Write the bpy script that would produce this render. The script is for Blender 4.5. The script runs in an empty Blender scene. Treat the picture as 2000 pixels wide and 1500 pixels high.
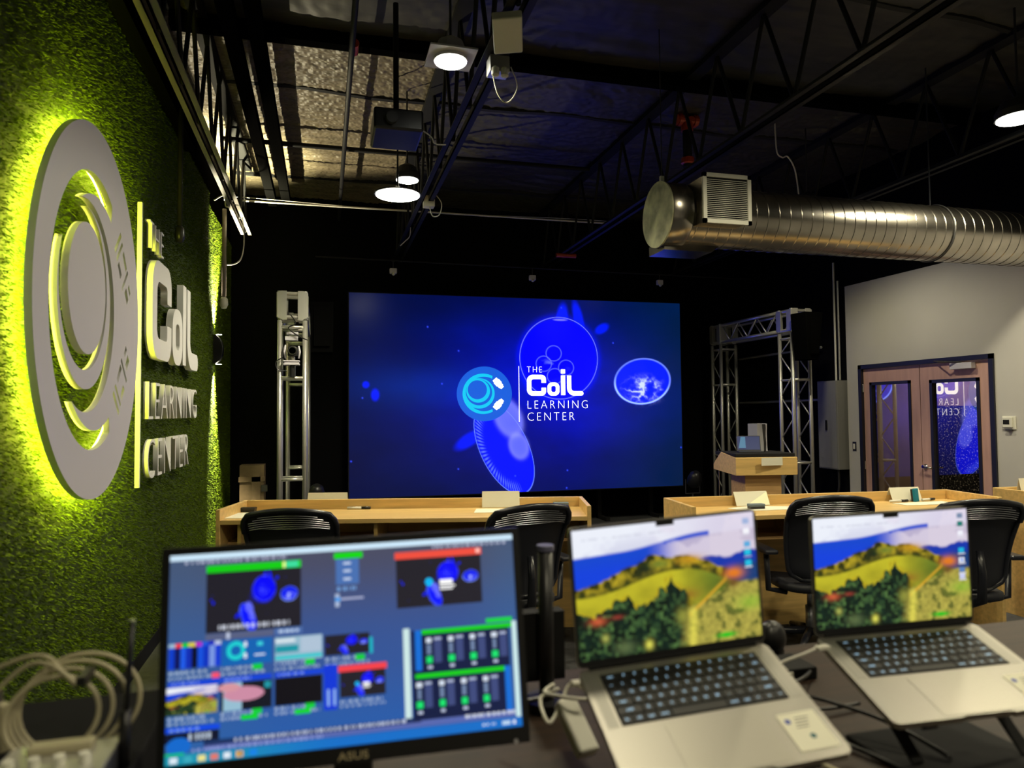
import bpy, bmesh, math, random
import numpy as np
from mathutils import Vector, Matrix
from math import sin, cos, radians, pi, atan, atan2, sqrt
random.seed(7); RNG = np.random.default_rng(7)
SC = bpy.context.scene; COL = SC.collection

# ---------------------------------------------------------------- camera, exposure, world
yaw, pit, rol = radians(15.02), radians(2.25), atan(.0095)
f0 = Vector((sin(yaw), cos(yaw), 0)); r0 = Vector((cos(yaw), -sin(yaw), 0)); up = Vector((0, 0, 1))
fw = f0*cos(pit)+up*sin(pit); u0 = up*cos(pit)-f0*sin(pit)
rt = r0*cos(rol)-u0*sin(rol); uu = r0*sin(rol)+u0*cos(rol)
cam = bpy.data.cameras.new('camera'); camo = bpy.data.objects.new('camera', cam); COL.objects.link(camo)
M = Matrix((rt, uu, -fw)).transposed().to_4x4(); M.translation = (0, 0, 1.6); camo.matrix_world = M
cam.sensor_width = 36; cam.lens = 1372/2000*36; cam.clip_start = .02
cam.dof.use_dof = True; cam.dof.focus_distance = 7.5; cam.dof.aperture_fstop = 2.7
SC.camera = camo
vs = SC.view_settings; vs.view_transform = 'Standard'; vs.look = 'None'; vs.exposure = 0.0; vs.gamma = 1; vs.use_curve_mapping = False
w = bpy.data.worlds.new('world'); SC.world = w; w.use_nodes = True
w.node_tree.nodes['Background'].inputs[0].default_value = (.6, .65, .8, 1); w.node_tree.nodes['Background'].inputs[1].default_value = .004

# room lamps that hang behind / above the camera (same downlights as in view)
WARM = (1, .9, .62)
def spot(name, loc, power, size=radians(130), blend=.6, col=WARM, rad=.09, direction=(0, 0, -1), parent=None):
    l = bpy.data.lights.new(name, 'SPOT'); l.energy = power*1.8; l.spot_size = size; l.spot_blend = blend
    l.color = col; l.shadow_soft_size = rad
    o = bpy.data.objects.new(name, l); COL.objects.link(o)
    o.rotation_euler = Vector(direction).to_track_quat('-Z', 'Y').to_euler(); o.location = loc
    if parent: o.parent = parent
    return o

# ---------------------------------------------------------------- materials
def mat(name, col, rough=.5, metal=0, emit=None, es=0, bump=0, bscale=20, var=0, vscale=5, stretch=(1, 1, 1), spec=.5, coat=0, tint=None):
    m = bpy.data.materials.new(name); m.use_nodes = True; nt = m.node_tree; b = nt.nodes['Principled BSDF']
    b.inputs['Base Color'].default_value = (*col, 1); b.inputs['Roughness'].default_value = rough
    b.inputs['Metallic'].default_value = metal; b.inputs['Specular IOR Level'].default_value = spec
    b.inputs['Coat Weight'].default_value = coat
    if emit: b.inputs['Emission Color'].default_value = (*emit, 1); b.inputs['Emission Strength'].default_value = es
    if bump or var:
        tc = nt.nodes.new('ShaderNodeTexCoord'); mp = nt.nodes.new('ShaderNodeMapping'); mp.inputs['Scale'].default_value = stretch
        nt.links.new(tc.outputs['Object'], mp.inputs[0])
    if var:
        n = nt.nodes.new('ShaderNodeTexNoise'); n.inputs['Scale'].default_value = vscale; n.inputs['Detail'].default_value = 5
        nt.links.new(mp.outputs[0], n.inputs['Vector'])
        r = nt.nodes.new('ShaderNodeValToRGB'); t = tint or col
        r.color_ramp.elements[0].position = .3; r.color_ramp.elements[1].position = .7
        r.color_ramp.elements[0].color = (*[c*(1-var) for c in col], 1); r.color_ramp.elements[1].color = (*[min(1, c*(1+var)) for c in t], 1)
        nt.links.new(n.outputs[0], r.inputs[0]); nt.links.new(r.outputs[0], b.inputs['Base Color'])
    if bump:
        n = nt.nodes.new('ShaderNodeTexNoise'); n.inputs['Scale'].default_value = bscale; n.inputs['Detail'].default_value = 6
        bp = nt.nodes.new('ShaderNodeBump'); bp.inputs['Strength'].default_value = bump
        nt.links.new(mp.outputs[0], n.inputs['Vector']); nt.links.new(n.outputs[0], bp.inputs['Height']); nt.links.new(bp.outputs[0], b.inputs['Normal'])
    return m
def emitmat(name, col, s): 
    m = mat(name, (.02, .02, .02), .4, emit=col, es=s); return m
def screenmat(name, s, rough=.12, spec=.5):
    m = bpy.data.materials.new(name); m.use_nodes = True; nt = m.node_tree; b = nt.nodes['Principled BSDF']
    b.inputs['Base Color'].default_value = (.01, .01, .012, 1); b.inputs['Roughness'].default_value = rough; b.inputs['Specular IOR Level'].default_value = spec
    a = nt.nodes.new('ShaderNodeAttribute'); a.attribute_name = 'pix'
    nt.links.new(a.outputs['Color'], b.inputs['Emission Color']); b.inputs['Emission Strength'].default_value = s
    return m
MB_BLACK = mat('black_paint', (.008, .008, .009), .75, spec=.25, bump=.1, bscale=40)
M_MATTE = mat('matte_black', (.0025, .0025, .0025), .9, spec=0)
M_BLACKGL = mat('black_plastic', (.012, .012, .014), .35)
M_DARK = mat('dark_grey_plastic', (.03, .03, .033), .5)
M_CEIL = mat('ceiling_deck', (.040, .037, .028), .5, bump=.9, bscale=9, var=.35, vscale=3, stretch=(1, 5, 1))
M_WALLBLACK = mat('black_wall', (.0025, .0025, .0035), .85, spec=.08, bump=.2, bscale=20)
M_WALLGREY = mat('grey_plaster', (.50, .485, .46), .75, bump=.12, bscale=60, var=.06, vscale=1.2)
M_FLOOR = mat('floor_carpet', (.035, .036, .04), .85, bump=.5, bscale=150, var=.2, vscale=30)
M_GRASSBASE = mat('turf_backing', (.022, .042, .002), .9, bump=1, bscale=120, var=.5, vscale=45)
M_SIGN = mat('sign_white', (.60, .58, .64), .45)
M_LETTER = mat('letter_white', (.82, .82, .80), .4)
M_WOOD = mat('maple', (.66, .44, .16), .42, var=.16, vscale=3, stretch=(1, 12, 12), spec=.4, coat=.15)
M_WOODIN = mat('maple_inner', (.50, .30, .12), .5, var=.15, vscale=3, stretch=(1, 12, 12))
M_DOOR = mat('door_birch', (.50, .30, .25), .45, var=.12, vscale=2.5, stretch=(6, 6, .8))
M_FRAME = mat('door_frame_black', (.012, .013, .022), .4)
M_STEEL = mat('galvanised_steel', (.44, .41, .36), .26, 1, bump=.08, bscale=8, var=.2, vscale=4)
M_ALU = mat('truss_aluminium', (.66, .65, .60), .36, .72, bump=.05, bscale=15)
M_CHROME = mat('chrome', (.7, .7, .72), .15, 1)
M_WHITE = mat('white_paint', (.72, .71, .62), .5)
M_PAPER = mat('paper', (.78, .76, .62), .7)
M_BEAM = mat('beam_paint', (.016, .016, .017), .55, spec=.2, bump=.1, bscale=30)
M_BEAML = mat('beam_paint_pale', (.19, .175, .15), .45, bump=.1, bscale=30)  # paler beam colour for the left joist's bottom chord
M_ALUL = mat('laptop_aluminium', (.35, .335, .30), .42, .85)
M_KEY = mat('key_black', (.010, .010, .012), .5)
M_LEG = emitmat('key_legend', (.45, .75, 1), .7)
M_MESH = mat('chair_mesh', (.008, .009, .016), .55)
M_CHAIRF = mat('chair_frame', (.012, .013, .02), .28)
M_TEAL = mat('teal_felt', (.0, .17, .26), .8)
M_GREYF = mat('grey_felt', (.13, .17, .2), .8)
M_RED = mat('red_valve', (.42, .05, .02), .4)
M_PANEL = mat('panel_grey', (.22, .22, .21), .5)
M_BROWN = mat('corridor_brown', (.34, .25, .19), .7, bump=.1)
M_TABLE = mat('table_dark_walnut', (.026, .013, .007), .55, spec=.3, var=.4, vscale=4, stretch=(1, 8, 1))
M_CABLE = mat('cable_cream', (.42, .38, .25), .5)
M_CABLEW = mat('cable_white', (.68, .66, .58), .45)
M_CARD = mat('crate_wood', (.12, .08, .045), .7, var=.3, vscale=6)

# ---------------------------------------------------------------- mesh helper
class MB:
    def __init__(s): s.v = []; s.f = []; s.mi = []; s.cm = 0
    def add(s, vs, fs):
        n = len(s.v); s.v += [tuple(v) for v in vs]; s.f += [tuple(i+n for i in f) for f in fs]; s.mi += [s.cm]*len(fs); return s
    def box(s, c, d, R=None):
        c = Vector(c); R = R or Matrix.Identity(3)
        vs = [c+R@Vector((x*d[0]/2, y*d[1]/2, z*d[2]/2)) for x in (-1, 1) for y in (-1, 1) for z in (-1, 1)]
        return s.add(vs, [(0, 1, 3, 2), (4, 6, 7, 5), (0, 4, 5, 1), (2, 3, 7, 6), (0, 2, 6, 4), (1, 5, 7, 3)])
    def span(s, a, b): return s.box([(a[i]+b[i])/2 for i in range(3)], [abs(b[i]-a[i]) for i in range(3)])
    def cyl(s, p, q, r, r2=None, n=16, cap=True):
        p = Vector(p); q = Vector(q); r2 = r if r2 is None else r2; ax = (q-p).normalized()
        t = ax.orthogonal().normalized(); b = ax.cross(t)
        vs = [p+(t*cos(2*pi*i/n)+b*sin(2*pi*i/n))*r for i in range(n)]+[q+(t*cos(2*pi*i/n)+b*sin(2*pi*i/n))*r2 for i in range(n)]
        fs = [(i, (i+1) % n, n+(i+1) % n, n+i) for i in range(n)]
        if cap: fs += [tuple(range(n))[::-1], tuple(range(n, 2*n))]
        return s.add(vs, fs)
    def tube(s, pts, r, n=8, closed=False):
        P = [Vector(p) for p in pts]; m = len(P); rs = r if isinstance(r, (list, tuple)) else [r]*m
        vs = []; N = None
        for i in range(m):
            a = P[i-1] if (i > 0 or closed) else P[i]; b = P[(i+1) % m] if (i < m-1 or closed) else P[i]
            T = (b-a).normalized()
            N = T.orthogonal().normalized() if N is None else (N-T*N.dot(T)).normalized()
            B = T.cross(N)
            vs += [P[i]+(N*cos(2*pi*k/n)+B*sin(2*pi*k/n))*rs[i] for k in range(n)]
        fs = [(i*n+k, i*n+(k+1) % n, ((i+1) % m)*n+(k+1) % n, ((i+1) % m)*n+k) for i in range(m if closed else m-1) for k in range(n)]
        if not closed: fs += [tuple(range(n))[::-1], tuple(range((m-1)*n, m*n))]
        return s.add(vs, fs)
    def lathe(s, prof, c=(0, 0, 0), n=24, R=None):
        R = R or Matrix.Identity(3); c = Vector(c)
        vs = [c+R@Vector((r*cos(2*pi*k/n), r*sin(2*pi*k/n), z)) for r, z in prof for k in range(n)]
        m = len(prof)
        fs = [(i*n+k, i*n+(k+1) % n, (i+1)*n+(k+1) % n, (i+1)*n+k) for i in range(m-1) for k in range(n)]
        fs += [tuple(range(n))[::-1], tuple(range((m-1)*n, m*n))]
        return s.add(vs, fs)
    def prism(s, poly, o, ax, ay, an):
        o = Vector(o); ax = Vector(ax); ay = Vector(ay); an = Vector(an); n = len(poly)
        vs = [o+ax*x+ay*y for x, y in poly]+[o+ax*x+ay*y+an for x, y in poly]
        return s.add(vs, [tuple(range(n))[::-1], tuple(range(n, 2*n))]+[(i, (i+1) % n, n+(i+1) % n, n+i) for i in range(n)])
    def sphere(s, c, r, n=12, sc=(1, 1, 1)):
        prof = [(max(r*sin(pi*i/n), 1e-4), -r*cos(pi*i/n)) for i in range(n+1)]
        k0 = len(s.v); s.lathe(prof, (0, 0, 0), n*2)
        s.v[k0:] = [(c[0]+x*sc[0], c[1]+y*sc[1], c[2]+z*sc[2]) for x, y, z in s.v[k0:]]; return s
    def m(s, i): s.cm = i; return s
    def build(s, name, mats, parent=None, smooth=False, bevel=0, seg=2):
        me = bpy.data.meshes.new(name); me.from_pydata(s.v, [], s.f)
        for mm in (mats if isinstance(mats, (list, tuple)) else [mats]): me.materials.append(mm)
        if any(s.mi): me.polygons.foreach_set('material_index', s.mi)
        bm = bmesh.new(); bm.from_mesh(me); bmesh.ops.recalc_face_normals(bm, faces=bm.faces)
        if bevel: 
            bmesh.ops.remove_doubles(bm, verts=bm.verts, dist=1e-6)
            es = [e for e in bm.edges if len(e.link_faces) == 2 and e.calc_face_angle() > .5]
            bmesh.ops.bevel(bm, geom=es, offset=bevel, segments=seg, profile=.5, affect='EDGES', clamp_overlap=True)
        bm.to_mesh(me); bm.free()
        if smooth: me.shade_smooth(); 
        o = bpy.data.objects.new(name, me); COL.objects.link(o)
        if smooth:
            for p in me.polygons: p.use_smooth = len(p.vertices) <= 4
        if parent: o.parent = parent
        return o
def tag(o, label=None, cat=None, group=None, kind=None):
    if label: o['label'] = label
    if cat: o['category'] = cat
    if group: o['group'] = group
    if kind: o['kind'] = kind
    return o
def thing(name, loc, label, cat, rz=0, group=None, mtx=None):
    o = bpy.data.objects.new(name, None); COL.objects.link(o); o.empty_display_size = .1
    if mtx is not None: o.matrix_world = mtx
    else: o.location = loc; o.rotation_euler = (0, 0, rz)
    return tag(o, label, cat, group)
def struct(name, mb, m, **k): return tag(mb.build(name, m, **k), kind='structure')
def copy_tree(o, parent=None):
    c = o.copy(); COL.objects.link(c)
    if parent: c.parent = parent
    for ch in list(o.children): copy_tree(ch, c)
    return c
def frame(O, a, b, k):
    m = Matrix((a, b, k)).transposed().to_4x4(); m.translation = O; return m
def spline2d(pts, n=8):
    out = []; m = len(pts)
    for i in range(m-1):
        p0 = Vector(pts[max(i-1, 0)]); p1 = Vector(pts[i]); p2 = Vector(pts[i+1]); p3 = Vector(pts[min(i+2, m-1)])
        for k in range(n):
            t = k/n; out.append(.5*((2*p1)+(p2-p0)*t+(2*p0-5*p1+4*p2-p3)*t*t+(3*p1-p0-3*p2+p3)*t**3))
    out.append(Vector(pts[-1])); return out
def curve_mesh(name, polys, depth, m, mtx, parent=None, bevel=0):
    cu = bpy.data.curves.new(name, 'CURVE'); cu.dimensions = '2D'; cu.fill_mode = 'BOTH'; cu.extrude = depth/2; cu.bevel_depth = bevel
    for p in polys:
        sp = cu.splines.new('POLY'); sp.points.add(len(p)-1)
        for i, (x, y) in enumerate(p): sp.points[i].co = (x, y, 0, 1)
        sp.use_cyclic_u = True
    return to_mesh(cu, name, m, mtx, parent)
def to_mesh(cu, name, m, mtx, parent):
    t = bpy.data.objects.new('tmp', cu); COL.objects.link(t)
    me = bpy.data.meshes.new_from_object(t.evaluated_get(bpy.context.evaluated_depsgraph_get()))
    bpy.data.objects.remove(t); me.name = name; me.materials.clear(); me.materials.append(m)
    o = bpy.data.objects.new(name, me); COL.objects.link(o)
    if parent: o.parent = parent
    o.matrix_local = mtx if parent else mtx
    return o
def text_mesh(name, s, size, depth, m, mtx, parent=None, spacing=1, align='LEFT', bold=0, w=None, h=None, xs=1):
    cu = bpy.data.curves.new(name, 'FONT'); cu.body = s; cu.size = size; cu.extrude = depth/2; cu.space_character = spacing
    cu.align_x = align; cu.offset = bold; cu.resolution_u = 4
    o = to_mesh(cu, name, m, mtx, parent)
    if w or h:   # fit the lettering into a w x h box whose origin is lower left
        co = np.array([v.co for v in o.data.vertices]); mn = co.min(0); mx = co.max(0)
        sx = w/(mx[0]-mn[0]) if w else 1; sy = h/(mx[1]-mn[1]) if h else 1
        if not w: sx = sy
        for v in o.data.vertices: v.co = ((v.co.x-mn[0])*sx, (v.co.y-mn[1])*sy, v.co.z)
    return o

# ================================================================= ROOM
WX = -1.13; RX = 6.45; BY = 10.0; CZ = 4.6
struct('floor', MB().span((-2, -3, -.1), (9, 10.5, 0)), M_FLOOR)
def _n2(U, V, seed):
    g = np.random.default_rng(seed).random((256, 256)); xi = np.floor(U).astype(int); yi = np.floor(V).astype(int); fx = U-xi; fy = V-yi
    fx = fx*fx*(3-2*fx); fy = fy*fy*(3-2*fy); G = lambda a, b: g[a % 256, b % 256]
    return (G(xi, yi)*(1-fx)+G(xi+1, yi)*fx)*(1-fy)+(G(xi, yi+1)*(1-fx)+G(xi+1, yi+1)*fx)*fy
def rippled(name, x0, x1, y0, y1, nx, ny, amp):      # sprayed deck: ridges across the joists plus a pebbly skin
    X, Y = np.meshgrid(np.linspace(x0, x1, nx), np.linspace(y0, y1, ny))
    ridge = 1-np.abs(2*_n2(X*.9+3, Y*4.5+.5*np.sin(X*1.3), 1)-1); ridge = ridge**5
    peb = _n2(X*22, Y*26, 2)*.6+_n2(X*44, Y*50, 3)*.4
    Z = CZ-amp*(.8*_n2(X*1.5, Y*3, 4)+.75*peb-1.3*ridge*_n2(X*.7, Y*.7, 5))
    v = np.stack([X, Y, Z], -1).reshape(-1, 3); i = np.arange(nx*ny).reshape(ny, nx); f = np.stack([i[:-1, :-1], i[1:, :-1], i[1:, 1:], i[:-1, 1:]], -1).reshape(-1, 4)
    me = bpy.data.meshes.new(name); me.vertices.add(len(v)); me.vertices.foreach_set('co', v.ravel()); me.loops.add(f.size); me.loops.foreach_set('vertex_index', f.ravel())
    me.polygons.add(len(f)); me.polygons.foreach_set('loop_start', np.arange(len(f))*4); me.polygons.foreach_set('loop_total', np.full(len(f), 4)); me.update(); me.materials.append(M_CEIL)
    o = bpy.data.objects.new(name, me); COL.objects.link(o); return o
mb = MB().span((-2, -3, CZ+.03), (9, 10.5, CZ+.1))
ceil = struct('ceiling', mb, M_CEIL)
M_CEIL_LIT = mat('ceiling_deck_lit', (.17, .14, .09), .5, bump=.6, bscale=9, var=.35, vscale=3, stretch=(1, 5, 1))  # paler tan paints the sconce's lit patch into the rear-left deck colour
M_KEEP = M_CEIL; M_CEIL = M_CEIL_LIT
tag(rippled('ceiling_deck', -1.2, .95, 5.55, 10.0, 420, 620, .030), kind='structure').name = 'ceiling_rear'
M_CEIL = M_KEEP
tag(rippled('ceiling_deck', .95, 6.6, 5.55, 10.0, 260, 250, .030), kind='structure').name = 'ceiling_side'
tag(rippled('ceiling_deck', -1.2, 6.6, -3, 5.55, 200, 200, .030), kind='structure').name = 'ceiling_near'
for i, y in enumerate([1.2, 2.6, 3.4, 4.2, 5.0, 5.8, 6.6, 7.4, 8.15, 9.1]):       # seams and sagging deck boards
    pts = [(x, y+.03*sin(x*2+i)+.02*sin(x*5+i*2), CZ-.012) for x in np.linspace(-1.1, 6.4, 40)]
    if i % 3 == 0: MB().tube(pts, .035, 6).build('deck_seam', M_BEAM, ceil)
struct('wall_left', MB().span((-1.35, -3, 0), (WX, 7.6, 3.86)), M_GRASSBASE)
struct('wall_left_rear', MB().span((-1.45, 7.6, 0), (WX-.07, BY, 3.86)), M_GRASSBASE)
struct('wall_left_upper', MB().span((-1.35, -3, 3.86), (WX-.08, BY, CZ)), M_MATTE)
struct('wall_back', MB().span((-1.45, BY, 0), (9, BY+.15, CZ)), M_WALLBLACK)
struct('wall_front', MB().span((-1.45, -3.1, 0), (9, -3, CZ)), M_WALLGREY)
D0, D1, DZ = 5.50, 7.33, 2.135
mb = MB(); mb.span((RX, -3, 0), (RX+.15, D0, 3.16)); mb.span((RX, D1, 0), (RX+.15, 7.54, 3.16)); mb.span((RX, D0, DZ), (RX+.15, D1, 3.16))
struct('wall_right', mb, M_WALLGREY)
struct('wall_right_upper', MB().span((RX+.04, -3, 3.16), (RX+.19, 7.54, CZ)), M_WALLBLACK)
struct('wall_right_rear', MB().span((RX+.05, 7.54, 0), (RX+.15, BY, CZ)), M_WALLBLACK)
struct('wall_corridor', MB().span((8.6, 3, 0), (8.7, 9.9, 3)), M_BROWN)
struct('wall_corridor_end', MB().span((6.6, 9.85, 0), (8.6, 9.95, 3)), M_BROWN)
struct('wall_corridor_near', MB().span((6.6, 3, 0), (8.6, 3.1, 3)), M_BROWN)
struct('ceiling_corridor', MB().span((6.64, 3, 2.95), (8.7, 9.95, 3.05)), M_BROWN)
struct('baseboard_left', MB().span((WX, -3, 0), (WX+.015, 7.6, .1)), MB_BLACK)

# artificial turf: blades standing off the left wall
def turf(name, x, y0, y1, z0, z1, n, seed, ln=.028):
    r = np.random.default_rng(seed)
    y = r.uniform(y0, y1, n); z = r.uniform(z0, z1, n)
    wd = r.uniform(.0016, .0034, n); L = r.uniform(.5, 1, n)*ln
    a = r.uniform(0, 2*pi, n); tl = r.uniform(.1, .75, n)
    tip = np.stack([np.full(n, x)+L*np.cos(tl), y+L*np.sin(tl)*np.cos(a), z+L*np.sin(tl)*np.sin(a)-.3*L], 1)
    b = r.uniform(0, pi, n); d = np.stack([np.zeros(n), np.cos(b)*wd, np.sin(b)*wd], 1)
    base = np.stack([np.full(n, x+.002), y, z], 1)
    v = np.stack([base-d, base+d, tip+d*.3, tip-d*.3], 1).reshape(-1, 3)
    me = bpy.data.meshes.new(name); me.vertices.add(4*n); me.vertices.foreach_set('co', v.ravel())
    me.loops.add(4*n); me.loops.foreach_set('vertex_index', np.arange(4*n)); me.polygons.add(n)
    me.polygons.foreach_set('loop_start', np.arange(n)*4); me.polygons.foreach_set('loop_total', np.full(n, 4)); me.update()
    me.materials.append(M_TURF); o = bpy.data.objects.new(name, me); COL.objects.link(o); return o
M_TURF = mat('turf_blade', (.066, .105, .001), .7, var=.45, vscale=40, spec=.1)
tag(turf('artificial_turf', WX, 1.6, 7.6, .1, 3.86, 190000, 3, .021), 'short green artificial turf covering the left wall around the lettering', 'artificial grass', kind='stuff')
tag(turf('artificial_turf', WX-.07, 7.6, 9.95, .1, 3.86, 55000, 4, .021), 'green artificial turf on the rear wall strip lit by the up-and-down sconce', 'artificial grass', kind='stuff')

# ================================================================= WALL SIGN / LOGO GEOMETRY (logo units: 352 = disc radius)
def arc(c, r, a0, a1, n=60): return [(c[0]+r*cos(radians(a0+(a1-a0)*i/n)), c[1]+r*sin(radians(a0+(a1-a0)*i/n))) for i in range(n+1)]
DISC = ((447, -460), 352)
c0 = ((355, -408), 122); c1 = ((366, -424), 150); c2 = ((376, -441), 167); c3 = ((380, -455), 195); c4 = ((440, -462), 222); c5 = ((428, -460), 260)
def circ_isect(A, B):
    (x0, y0), r_ = A; (x1, y1), q = B; d = math.hypot(x1-x0, y1-y0); a = (r_*r_-q*q+d*d)/(2*d); h = sqrt(max(0, r_*r_-a*a))
    mx = x0+a*(x1-x0)/d; my = y0+a*(y1-y0)/d
    return (mx+h*(y1-y0)/d, my-h*(x1-x0)/d), (mx-h*(y1-y0)/d, my+h*(x1-x0)/d)
def ang(c, p): return math.degrees(atan2(p[1]-c[0][1], p[0]-c[0][0]))
P1, P2 = circ_isect(c3, c4)
hi, lo = (P1, P2) if P1[1] > P2[1] else (P2, P1)
e1, e2 = 62, -62
hole = arc(c5[0], c5[1], e1, 360+e2, 90)                         # outer rim of the coil: top, left, bottom
hole += arc(c4[0], c4[1], 360+e2, ang(c4, lo) % 360, 40)          # back along inner edge of the lower end
hole += arc(c3[0], c3[1], (ang(c3, lo) % 360)-360, ang(c3, hi) % 360, 90)   # round the right side of the second turn
hole += arc(c4[0], c4[1], ang(c4, hi) % 360, e1, 40)
Q1, Q2 = circ_isect(c1, c2)
qh, ql = (Q1, Q2) if Q1[1]-Q1[0] > Q2[1]-Q2[0] else (Q2, Q1)
def crescent(ci, co):
    A, B = circ_isect(ci, co); 
    if abs(A[0]-B[0]) < 1e-6 and abs(A[1]-B[1]) < 1e-6: return [arc(co[0], co[1], 0, 358, 70)[:-1]]
    dirn = math.degrees(atan2(co[0][1]-ci[0][1], co[0][0]-ci[0][0]))
    aA = ang(co, A); aB = ang(co, B)
    da = (aA-dirn) % 360; db = (aB-dirn) % 360
    lo_, hi_ = (da, db) if da < db else (db, da)
    o_ = arc(co[0], co[1], dirn+hi_-360, dirn+lo_, 80)
    ia = ang(ci, o_[-1]); ib = ang(ci, o_[0])
    ia = dirn+((ia-dirn) % 360); ib = dirn+((ib-dirn) % 360)-360
    return o_+arc(ci[0], ci[1], ia, ib, 80)[1:-1]
blade = crescent(c1, c2)
def plug(cx, cy, a):       # slots that draw a connector
    out = []; ca, sa = cos(radians(a)), sin(radians(a))
    for (u, v, w_, h_) in ((-48, 0, 10, 54), (-30, 0, 8, 52), (-5, -20, 28, 13), (3, 20, 36, 12), (30, 0, 8, 56), (58, -8, 26, 16), (62, 16, 20, 10)):
        q = [(u-w_/2, v-h_/2), (u+w_/2, v-h_/2), (u+w_/2, v+h_/2), (u-w_/2, v+h_/2)]
        out.append([(cx+1.22*(x*ca-y*sa), cy+1.22*(x*sa+y*ca)) for x, y in q])
    return out
plugs = plug(640, -337, -48)+plug(640, -587, 48)
disc_o = arc(DISC[0], 352, 0, 356, 90)
def xf(polys, s, o): return [[((x-o[0])*s, (y-o[1])*s) for x, y in p] for p in polys]
# wall version --------------------------------------------------
S = .002514
def wallmtx(y, z, x): m = Matrix(((0, 0, 1), (1, 0, 0), (0, 1, 0))).to_4x4(); m.translation = (x, y, z); return m
SD = .83/352
sg = thing('round_logo_sign', (WX, 3.73, 2.09), 'large white disc with coiled cable cut-out and glowing halo on the green turf wall', 'sign')
loc = lambda dx: Matrix.Translation((dx, 0, 0))@wallmtx(0, 0, 0)
o4 = (447, -460)
curve_mesh('disc_plate', xf([disc_o, hole]+plugs, SD, o4), .028, M_SIGN, loc(.072), sg)
curve_mesh('crescent', xf([blade], SD, o4), .028, M_SIGN, loc(.072), sg)
curve_mesh('centre_disc', xf([arc((364, -426), 119, 0, 355, 72)], SD, o4), .03, M_SIGN, loc(.085), sg)
for a in (20, 100, 190, 280, 330):
    MB().cyl((0, .70*cos(radians(a)), .70*sin(radians(a))), (.06, .70*cos(radians(a)), .70*sin(radians(a))), .008).build('standoff', M_DARK, sg)
MB().cyl((0, (364-447)*SD, (460-426)*SD), (.07, (364-447)*SD, (460-426)*SD), .012).build('standoff', M_DARK, sg)
M_HALO = emitmat('halo_led', (.96, 1, .06), 330)
MB().tube([(.050, .768*cos(t), .768*sin(t)) for t in np.linspace(0, 2*pi, 97)[:-1]], .006, 6, True).build('halo_light_strip', M_HALO, sg)
inner = [((x-447)*SD, (y+460)*SD) for x, y in arc(c5[0], 272, 35, 325, 60)]
MB().tube([(.035, y, z) for y, z in inner], .004, 6).build('inner_light_strip', emitmat('halo_led_dim', (.96, 1, .12), 20), sg)
tag(MB().span((WX+.025, 4.715, 1.16), (WX+.05, 4.738, 2.91)).build('sign_bar', mat('sign_bar_white', (.8, .82, .72), .4)), 'thin pale upright bar between the white disc and the lettering', 'sign bar')
KT = .938
def zz(v): return 1.6+(1.364-(v-100)*S)*KT
def yy(u): return 4.93*KT+(u-893)*.00243*KT
def letters(txt, u0, v0, u1, v1, label, first=False, d=.03):
    w_ = (yy(u1)-yy(u0)); h_ = (v1-v0)*S*KT
    o = text_mesh('wall_lettering', txt, .3, d, M_LETTER, wallmtx(yy(u0), zz(v1), WX+.055), None, 1.12, w=w_, h=h_, bold=-.006)
    return tag(o, label, 'lettering')
letters('THE', 985, 118, 1160, 190, 'thin white raised word THE at the top of the turf wall lettering')
letters('LEARNING', 990, 552, 1750, 655, 'white raised word LEARNING on the turf wall')
letters('CENTER', 985, 708, 1590, 814, 'white raised word CENTER, lowest line on the turf wall')
def rrect(x0, y0, x1, y1, r, n=8):
    out = []
    for cx, cy, a in ((x1-r, y1-r, 0), (x0+r, y1-r, 90), (x0+r, y0+r, 180), (x1-r, y0+r, 270)):
        out += arc((cx, cy), r, a, a+90, n)
    return out
# heavy word in logo units
C_ = arc((1075, -290), 78, 90, 180, 8)+arc((1075, -409), 78, 180, 270, 8)+arc((1190, -427), 60, 270, 360, 8)+[(1250, -382), (1190, -382)]
C_ += arc((1175, -415), 15, 0, -90, 4)+arc((1085, -400), 30, 270, 180, 6)+arc((1085, -300), 30, 180, 90, 6)+arc((1175, -285), 15, 90, 0, 4)
C_ += [(1190, -318), (1250, -318)]+arc((1190, -272), 60, 0, 90, 8)
O1 = rrect(1270, -487, 1430, -312, 62); O2 = rrect(1320, -440, 1382, -358, 24)
I_ = [(1453, -480), (1510, -480), (1510, -218), (1453, -218)]; DOT = rrect(1453, -195, 1510, -137, 8)
L_ = [(1535, -220), (1592, -220), (1592, -385)]+arc((1632, -388), 40, 180, 270, 6)+[(1735, -428)]+arc((1730, -458), 28, 60, -80, 6)+arc((1632, -390), 97, 270, 180, 8)
def wordpart(polys, u0, label):
    ps = [[((x-893)*.00243*(1 if x < 1440 else .97)*KT, (y+100)*S*KT) for x, y in p] for p in polys]
    o = curve_mesh('wall_letter', ps, .045, M_LETTER, wallmtx(4.93*KT, 1.6+1.364*KT, WX+.06)); return tag(o, label, 'letter')
wordpart([C_], 0, 'heavy white raised letter C, the biggest letter on the turf wall')
wordpart([O1, O2], 0, 'heavy white raised small letter o on the turf wall')
wordpart([I_], 0, 'heavy white raised letter i between the o and the L on the turf wall')
wordpart([L_], 0, 'heavy white raised letter L ending the word on the turf wall')

sg.scale = (1, .93, 1.062)
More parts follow.
